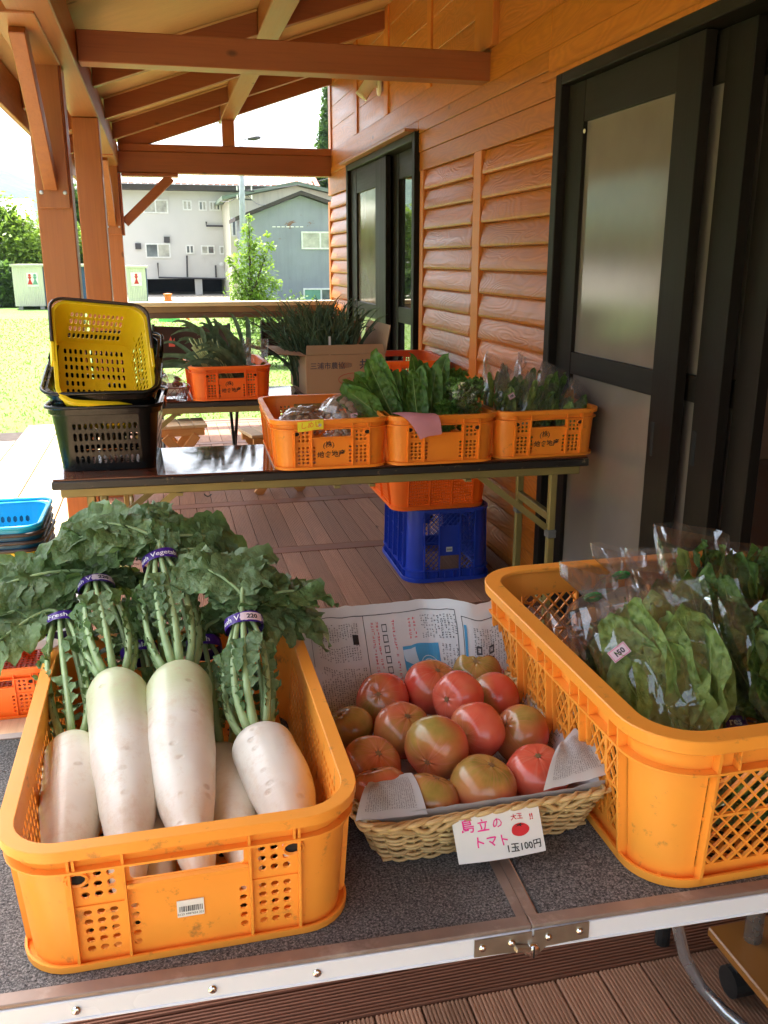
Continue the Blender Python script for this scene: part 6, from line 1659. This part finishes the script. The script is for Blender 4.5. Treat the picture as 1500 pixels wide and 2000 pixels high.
greens_bag('second small tied bundle further back in the lattice crate', (.745, 1.27, .665), (.775, 1.37, .80), .060, .035, 108, 'spin', 9, None, None, leafw=.022, group='small tied bundles in the lattice crate', fmat='filmp', over=.40, twist=True, leafsz=.75)
greens_bag('flat small bundle lying by the left lattice wall', (.610, 1.08, .640), (.635, 1.30, .735), .055, .03, 109, 'spin', 9, None, None, leafw=.02, group='small tied bundles in the lattice crate', fmat='filmp', over=.18, leafsz=.8)
greens_bag('pink tinted film bundle at the back of the lattice crate', (.835, 1.30, .665), (.850, 1.385, .81), .055, .03, 110, 'spin', 8, None, None, leafw=.022, group='small tied bundles in the lattice crate', fmat='filmp', over=.28, leafsz=.8)
# low leaf filling under them
greens_bag('spinach bag lying low along the front of the lattice crate', (.64, .93, .632), (.86, .95, .690), .05, .035, 111, 'spin', 12, None, None, leafw=.03, group=SP)
greens_bag('spinach bag lying low in the right front of the lattice crate', (.80, .92, .632), (1.02, .925, .70), .05, .035, 112, 'spin', 12, None, None, leafw=.03, group=SP)
# ---- third crate on the middle table: bagged greens leaning right
G3 = 'bagged greens in the wall end crate'
for i, (b0, t0, lab, pr) in enumerate((((1.150, 2.93, .73), (1.235, 3.04, .955), 'leaning bag with a pale sticker nearest the left end of the wall crate', (-.5, .62, .8, '100')),
        ((1.225, 2.91, .73), (1.320, 3.00, .930), 'second leaning bag of greens from the left in the wall crate', None), ((1.300, 2.94, .73), (1.400, 3.06, .950), 'upright shiny bag of greens in the middle of the wall crate', None),
        ((1.340, 2.90, .72), (1.475, 2.98, .885), 'bag of greens hanging over the right end of the wall crate', None), ((1.195, 3.10, .73), (1.250, 3.22, .98), 'bag of greens at the back left of the wall crate', None),
        ((1.310, 3.13, .73), (1.385, 3.24, .97), 'bag of greens at the back right of the wall crate', None))):
    greens_bag(lab, b0, t0, .075, .042, 120 + i, 'spin', 16, None, pr, leafw=.026, group=G3, over=.10, fmat='filmp')
# ---- second crate: broad leafy greens tied in purple, herb bag, parsley
def bunch(label, base, tip, n, seed, spread, lw, mat='koma', bag=True, tie=True):
    random.seed(seed); t = thing('leafy_bunch', label, 'greens', base, 0, 'leafy bunches in the second crate'); d = Vector(tip) - Vector(base); L = d.length; z = d.normalized()
    x = Vector((0, 1, 0)).cross(z).normalized(); y = z.cross(x)
    for k in range(n):
        a = 2 * math.pi * k / n + rnd(-.3, .3); s = spread * rnd(.5, 1.1); h = L * rnd(.72, 1.05)
        o = x * math.cos(a) + y * math.sin(a) * .6
        p = bez(o * .008, o * .012 + z * h * .3, o * s * .5 + z * h * .6, o * s + z * h, 16)
        b = B(); b.tube(p, [.0042 - .00021 * q for q in range(17)], 6); b.build('stalk', M['gstem'], t, smooth=True)
        b = B(); w = lw * rnd(.8, 1.2); N = (-o * .7 + Vector((0, -1, .3))).normalized()
        e = p[-1]; dd = (p[-1] - p[-2]).normalized(); ext = p[6:] + [e + dd * w * .3, e + dd * w * .55 + o * w * .2]
        blade(b, ext, oval(w, .85, .04, 2, k), N, 4, rnd(.05, .35), w * .10, 9, k); b.build('leaf', M[mat], t, smooth=True)
    if tie:
        b = B(); b.grid(lambda i, j: tuple(x * (.026 * math.cos(6.2832 * i)) + y * (.022 * math.sin(6.2832 * i)) + z * (L * .28 + .012 * j)), 20, 1, True); b.build('tape_band', M['purple'], t, smooth=True)
    return t
bunch('broad leafed green bunch leaning left out of the second crate with a purple tape', (.800, 2.96, .745), (.675, 3.04, 1.01), 13, 131, .085, .038)
bunch('upright broad leafed bunch in the middle of the second crate', (.845, 2.93, .745), (.825, 3.02, .99), 12, 132, .080, .032)
bunch('tall dark leafed bunch with pointed leaves right of the middle one', (.885, 2.98, .745), (.895, 3.06, 1.025), 12, 133, .080, .032)
bunch('single bent leaf bunch drooping over the mushroom crate', (.770, 2.93, .80), (.600, 3.00, .915), 5, 134, .030, .045, tie=False)
def herb(label, base, n, seed, W, D, H, filmy=True, s=.012):
    random.seed(seed); t = thing('herb_bag' if filmy else 'parsley_bunch', label, 'herbs', base, 0)
    for k in range(26):
        x, y = rnd(-W, W) * .8, rnd(-D, D) * .8; B().tube(bez((x * .4, y * .4, 0), (x * .5, y * .5, H * .4), (x, y, H * .6), (x * 1.05, y, H * .9), 6), .0016, 5).build('stalk', M['gstem'], t)
    b = B()
    for k in range(n):
        q = random.random() ** .6; p = Vector((rnd(-W, W) * (.5 + .5 * q), rnd(-D, D), H * (.25 + .78 * q))); d = Vector((rnd(-1, 1), rnd(-1, .4), rnd(-.3, 1))).normalized(); u = d.cross(Vector((rnd(-1, 1), rnd(-1, 1), rnd(-1, 1)))).normalized(); a = s * rnd(.6, 1.3)
        b.add([p, p + d * a * .6 + u * a * .5, p + d * a * 1.3, p + d * a * .6 - u * a * .5], [(0, 1, 2, 3)])
    b.build('foliage', M['parsley'], t)
    if filmy: film_tube(t, lambda j: (lerp(-.01, H * 1.02, j), W * lerp(.8, 1.15, j), D * lerp(.9, 1.2, j), 0, 0), 'film', seed, 14, 9, .005)
    return t
M['parsley'] = leafmat('herb_leaf', (.045, .12, .015), (.11, .22, .035), .45, transl=.2, scale=30)
herb('clear bag of bright green herbs at the right front of the second crate', (1.000, 2.915, .735), 1900, 141, .056, .035, .225)
herb('loose parsley like greens behind the herb bag in the second crate', (.965, 3.08, .735), 1600, 142, .085, .05, .235, False, .015)
herb('bright parsley sprigs at the foot of the leafy bunches', (.925, 2.90, .74), 700, 143, .030, .025, .15, False, .014)
# ---- mushrooms in the first crate
M['cap'] = plain('mushroom_cap', (.38, .25, .15), .55, var=.3, scale=30, bscale=60); M['mstem'] = plain('mushroom_stem', (.60, .50, .38), .6, var=.15)
def mushrooms(label, c, rx, ry, rz, n, seed, price=None):
    random.seed(seed); t = thing('mushroom_bag', label, 'mushrooms', c, rnd(-.3, .3), 'bags of brown mushrooms')
    for k in range(n):
        d = Vector((random.gauss(0, 1), random.gauss(0, 1), abs(random.gauss(0, 1)))).normalized(); p = Vector((d.x * rx * .85, d.y * ry * .85, d.z * rz * .85)); r = rnd(.010, .019)
        q = (d + Vector((rnd(-.4, .4), rnd(-.4, .4), .3))).normalized().to_track_quat('Z', 'Y').to_matrix().to_4x4(); Mx = Matrix.Translation(p) @ q
        b = B(); b.lathe([(.0005, r * .62), (r * .35, r * .58), (r * .7, r * .40), (r * .95, r * .08), (r, -.12 * r), (r * .8, -.18 * r), (r * .25, -.1 * r)], 12, cap=False).xf(Mx); b.build('cap', M['cap'], t, smooth=True)
        b = B(); b.tube([(0, 0, 0), (0, 0, -r * 2)], [r * .3, r * .4], 7).xf(Mx); b.build('stem', M['mstem'], t, smooth=True)
    b = B(); b.grid(lambda i, j: (rx * 1.05 * math.sin(math.pi * (.02 + .96 * j)) * math.cos(6.2832 * i), ry * 1.05 * math.sin(math.pi * (.02 + .96 * j)) * math.sin(6.2832 * i), -rz * .9 * math.cos(math.pi * (.02 + .96 * j)) * (1.15 if j > .5 else .5)), 16, 10, True)
    crumple(b, .008, 26, seed); b.f = [q for f in b.f for q in ((f[0], f[1], f[2]), (f[0], f[2], f[3]))]; b.build('film', M['filmp'], t)
    if price: label_tag(t, (0, -ry * 1.0, rz * .25), (0, -1, .3), .026, .015, price, .1)
    return t
mushrooms('large bag of brown mushrooms heaped at the right of the mushroom crate', (.600, 3.03, .835), .088, .090, .085, 60, 151, '150')
mushrooms('bag of brown mushrooms with a shiny flap at the left of the mushroom crate', (.430, 2.98, .815), .085, .080, .055, 40, 152)
mushrooms('bag of brown mushrooms at the back of the mushroom crate', (.470, 3.16, .80), .09, .08, .06, 30, 153)
mushrooms('bag of brown mushrooms low in the front of the mushroom crate', (.560, 2.90, .770), .075, .045, .05, 24, 154, '150')
# ---- leeks and bundles in the far crate
random.seed(160)
lk = thing('leek_bundle', 'bundle of long dark leek leaves leaning left out of the far orange crate', 'leeks', (.31, 4.62, .72), 0)
for k in range(46):
    x0, y0 = rnd(-.12, .12), rnd(-.10, .12); top = Vector((x0 * .9 - rnd(-.02, .26), y0 + rnd(-.12, .06), rnd(.20, .40)))
    if k % 9 == 0: top = Vector((-.34, rnd(-.1, 0), rnd(.10, .26)))
    droop = rnd(0, .12)
    p = bez((x0, y0, 0), (x0 - .01, y0, .14), top + Vector((.03, 0, .02)), top + Vector((-droop, 0, -droop * rnd(.2, 1.4))), 12)
    b = B(); blade(b, p, lambda t, w=rnd(.009, .016): w * (1 - t ** 4) + .0015, (rnd(-.4, .4), -1, .2), 1, .45); b.build('leek_leaf', M['leek'], lk, smooth=True)
for k in range(26):
    x0 = rnd(-.13, .0); p = bez((x0 + .05, -.09 + rnd(0, .05), .0), (x0 + .03, -.1, .08), (x0, -.11, .14), (x0 - .05 + rnd(-.03, .03), -.12, rnd(.17, .28)), 7)
    B().tube(p, [.0045] * 5 + [.003] * 3, 6).build('leek_stalk', M['leekp'], lk, smooth=True)
greens_bag('small clear bag of greens at the right side of the far leek crate', (.43, 4.52, .75), (.445, 4.57, .955), .06, .035, 161, 'spin', 8, None, None, leafw=.02, group=None, fmat='filmp', over=.15, leafsz=.6)
# ---- cardboard box with green onions
M['card'] = plain('cardboard', (.36, .235, .135), .85, var=.07, scale=3, bscale=80, bstr=.1, dirt=((.30, .19, .11), 7, .62)); M['cardink'] = plain('dark_blue_box_print', (.05, .05, .08), .7, bstr=0); M['boxred'] = plain('brick_red_box_print', (.40, .08, .05), .7, bstr=0)
cbx = thing('cardboard_box', 'open cardboard box printed with Japanese lettering full of green onions, far table', 'box', (.880, 4.70, .7005), R(1.5))
W2, D2, H2 = .205, .245, .205
for x0, x1, y0, y1 in ((-W2, W2, -D2, -D2 + .005), (-W2, W2, D2 - .005, D2), (-W2, -W2 + .005, -D2 + .0055, D2 - .0055), (W2 - .005, W2, -D2 + .0055, D2 - .0055)):
    B().box(x0, x1, y0, y1, .001, H2).build('side', M['card'], cbx, bevel=.001)
B().box(-W2 + .006, W2 - .006, -D2 + .006, D2 - .006, .001, .006).build('bottom', M['card'], cbx)
def flp(a, c, d, name='flap'):
    a, c, d = Vector(a), Vector(c), Vector(d); n = (c - a).cross(d).normalized() * .0035
    b = B(); P = [a, c, c + d * 1.0 + (a - c) * .02, a + d + (c - a) * .02]; b.add(P + [p + n for p in P], [(0, 3, 2, 1), (4, 5, 6, 7), (0, 1, 5, 4), (1, 2, 6, 5), (2, 3, 7, 6), (3, 0, 4, 7)]); b.build(name, M['card'], cbx)
flp((-W2, D2, H2 + .001), (-W2, -D2, H2 + .001), (-.135, -.01, .012)); flp((W2, -D2, H2 + .001), (W2, D2, H2 + .001), (.03, 0, .14)); flp((-W2, -D2, H2 + .001), (W2, -D2, H2 + .001), (0, .02, .045)); flp((W2, D2, H2 + .001), (-W2, D2, H2 + .001), (0, .06, .13))
bf = lambda d=0.: (lambda x, y: (x, -D2 - .0008 - d, y))
g_ = bf(); letter('三浦市農協', .036, lambda x, y: g_(x - .095, y + .138), M['cardink'], cbx, bold=.01); letter('共', .052, lambda x, y: g_(x + .095, y + .136), M['cardink'], cbx, bold=.02)
letter('やさい', .030, lambda x, y: g_(x + .045, y + .068), M['boxred'], cbx, bold=.01)
B().ring([g_(.045 + .085 * math.cos(k / 28 * 6.2832), .080 + .032 * math.sin(k / 28 * 6.2832)) for k in range(28)], .0018, 4).build('printed_oval', M['boxred'], cbx)
B().prism([(.0 + .034 * math.cos(k / 10 * 6.2832) * (1.1 if k % 2 else .9), .152 + .014 * math.sin(k / 10 * 6.2832)) for k in range(10)], D2 + .0008, D2 + .0016, Matrix(((1, 0, 0, 0), (0, 0, -1, 0), (0, 1, 0, 0), (0, 0, 0, 1)))).build('hand_hole_film', M['filmp'], cbx)
on = thing('green_onion_bundle', 'dense dark bundle of thin green onion blades spilling out of the cardboard box', 'green onions', (.82, 4.74, .72), 0); random.seed(170)
def onion_blade(k, big):
    a = rnd(0, 6.28); r0 = rnd(0, .15); x0, y0 = r0 * math.cos(a) * 1.1, r0 * math.sin(a); h = rnd(.33, .48); sp = rnd(.2, 1.1)
    e = Vector((x0 * (1 + sp) + rnd(-.10, .08), y0 * (1 + sp * .5) + rnd(-.05, .05), h)); dr = rnd(0, .10)
    if k % 7 == 0: e.x -= rnd(.05, .22); e.z -= rnd(0, .1)
    return bez((x0, y0, 0), (x0, y0, h * .45), e + Vector((0, 0, -.02)), e + Vector((rnd(-.09, .09), rnd(-.04, .04), -dr)), 9)
for k in range(170):
    b = B(); blade(b, onion_blade(k, 1), lambda t, w=rnd(.0035, .0060): w * (1 - t ** 3) + .0006, (rnd(-.5, .5), -1, .2), 1, .6); b.build('onion_blade', M['onion'], on, smooth=True)
b = B()
for k in range(420): blade(b, onion_blade(k, 0), lambda t, w=rnd(.002, .004): w * (1 - t ** 3) + .0005, (rnd(-.5, .5), -1, .2), 1, .5)
b.build('fine_blades', M['onion'], on, kind='stuff', smooth=True)
B().box(-.006, .006, -.20, -.199, .14, .27).build('price_strip', M['paper'], on)
# ---- small wire basket with shiitake bags
M['wirebr'] = plain('brown_coated_wire', (.25, .07, .035), .45)
wk = thing('wire_basket', 'small brown wire basket of bagged dark mushrooms left of the leek crate', 'basket', (-.02, 4.58, .7005), R(3))
def wpt(u, z, s=1.):
    hx, hy = .11 + .02 * z / .06, .085 + .015 * z / .06; a = 2 * math.pi * u; c, s_ = math.cos(a), math.sin(a)
    return (hx * math.copysign(abs(c) ** .5, c), hy * math.copysign(abs(s_) ** .5, s_), z)
for z in (.003, .058): B().ring([wpt(k / 60, z) for k in range(60)], .0025, 5).build('wire_rim', M['wirebr'], wk, smooth=True)
for k in range(36):
    B().tube([wpt(k / 36, .003), wpt((k + 1) / 36, .058)], .0012, 4).build('wire', M['wirebr'], wk); B().tube([wpt(k / 36, .058), wpt((k + 1) / 36, .003)], .0012, 4).build('wire', M['wirebr'], wk)
B().grid(lambda i, j: (lerp(-.11, .11, i), lerp(-.085, .085, j), .007 + .055 * max(abs(i - .5) * 2, abs(j - .5) * 2) ** 3), 8, 8).build('paper_liner', M['paper'], wk)
M['cap2'] = plain('dark_mushroom_cap', (.09, .055, .04), .6, var=.3)
sv = M['cap']; M['cap'] = M['cap2']
mushrooms('dark dried looking mushrooms in shiny film in the small wire basket', (.00, 4.55, .765), .085, .06, .055, 16, 171)
mushrooms('second film bag of dark mushrooms at the back of the small wire basket', (-.06, 4.62, .775), .07, .05, .07, 12, 172); M['cap'] = sv

# a few crumbs of soil and leaf bits on the felt of the near table
random.seed(200); b = B()
for k in range(70):
    x, y = rnd(-.30, .95), rnd(.845, 1.35); r = rnd(.0005, .0016); a = rnd(0, 6)
    b.add([(x + r * math.cos(a), y + r * math.sin(a), .6002), (x + r * math.cos(a + 2.1), y + r * math.sin(a + 2.1), .6002), (x + r * math.cos(a + 4.2), y + r * math.sin(a + 4.2), .6002), (x, y, .6004 + r)], [(0, 1, 3), (1, 2, 3), (2, 0, 3)])
tag(b.build('soil_crumbs', plain('dry_soil', (.16, .10, .06), .9), kind='stuff'), 'tiny crumbs of dry soil scattered on the grey table felt', 'soil')

# ================================================================== SUMMER HAZE
hz_ = Mat('summer_haze_air'); hz_.t.nodes.remove(hz_.b)
pv = hz_.n('ShaderNodeVolumePrincipled'); pv.inputs['Color'].default_value = (.60, .78, 1, 1); pv.inputs['Density'].default_value = .00013; pv.inputs['Anisotropy'].default_value = .3
hz_.l(pv.outputs[0], hz_.out.inputs['Volume'])
B().box(-2300, 2300, -2300, 2300, -2.0, 420).build('haze', hz_.m, kind='stuff')
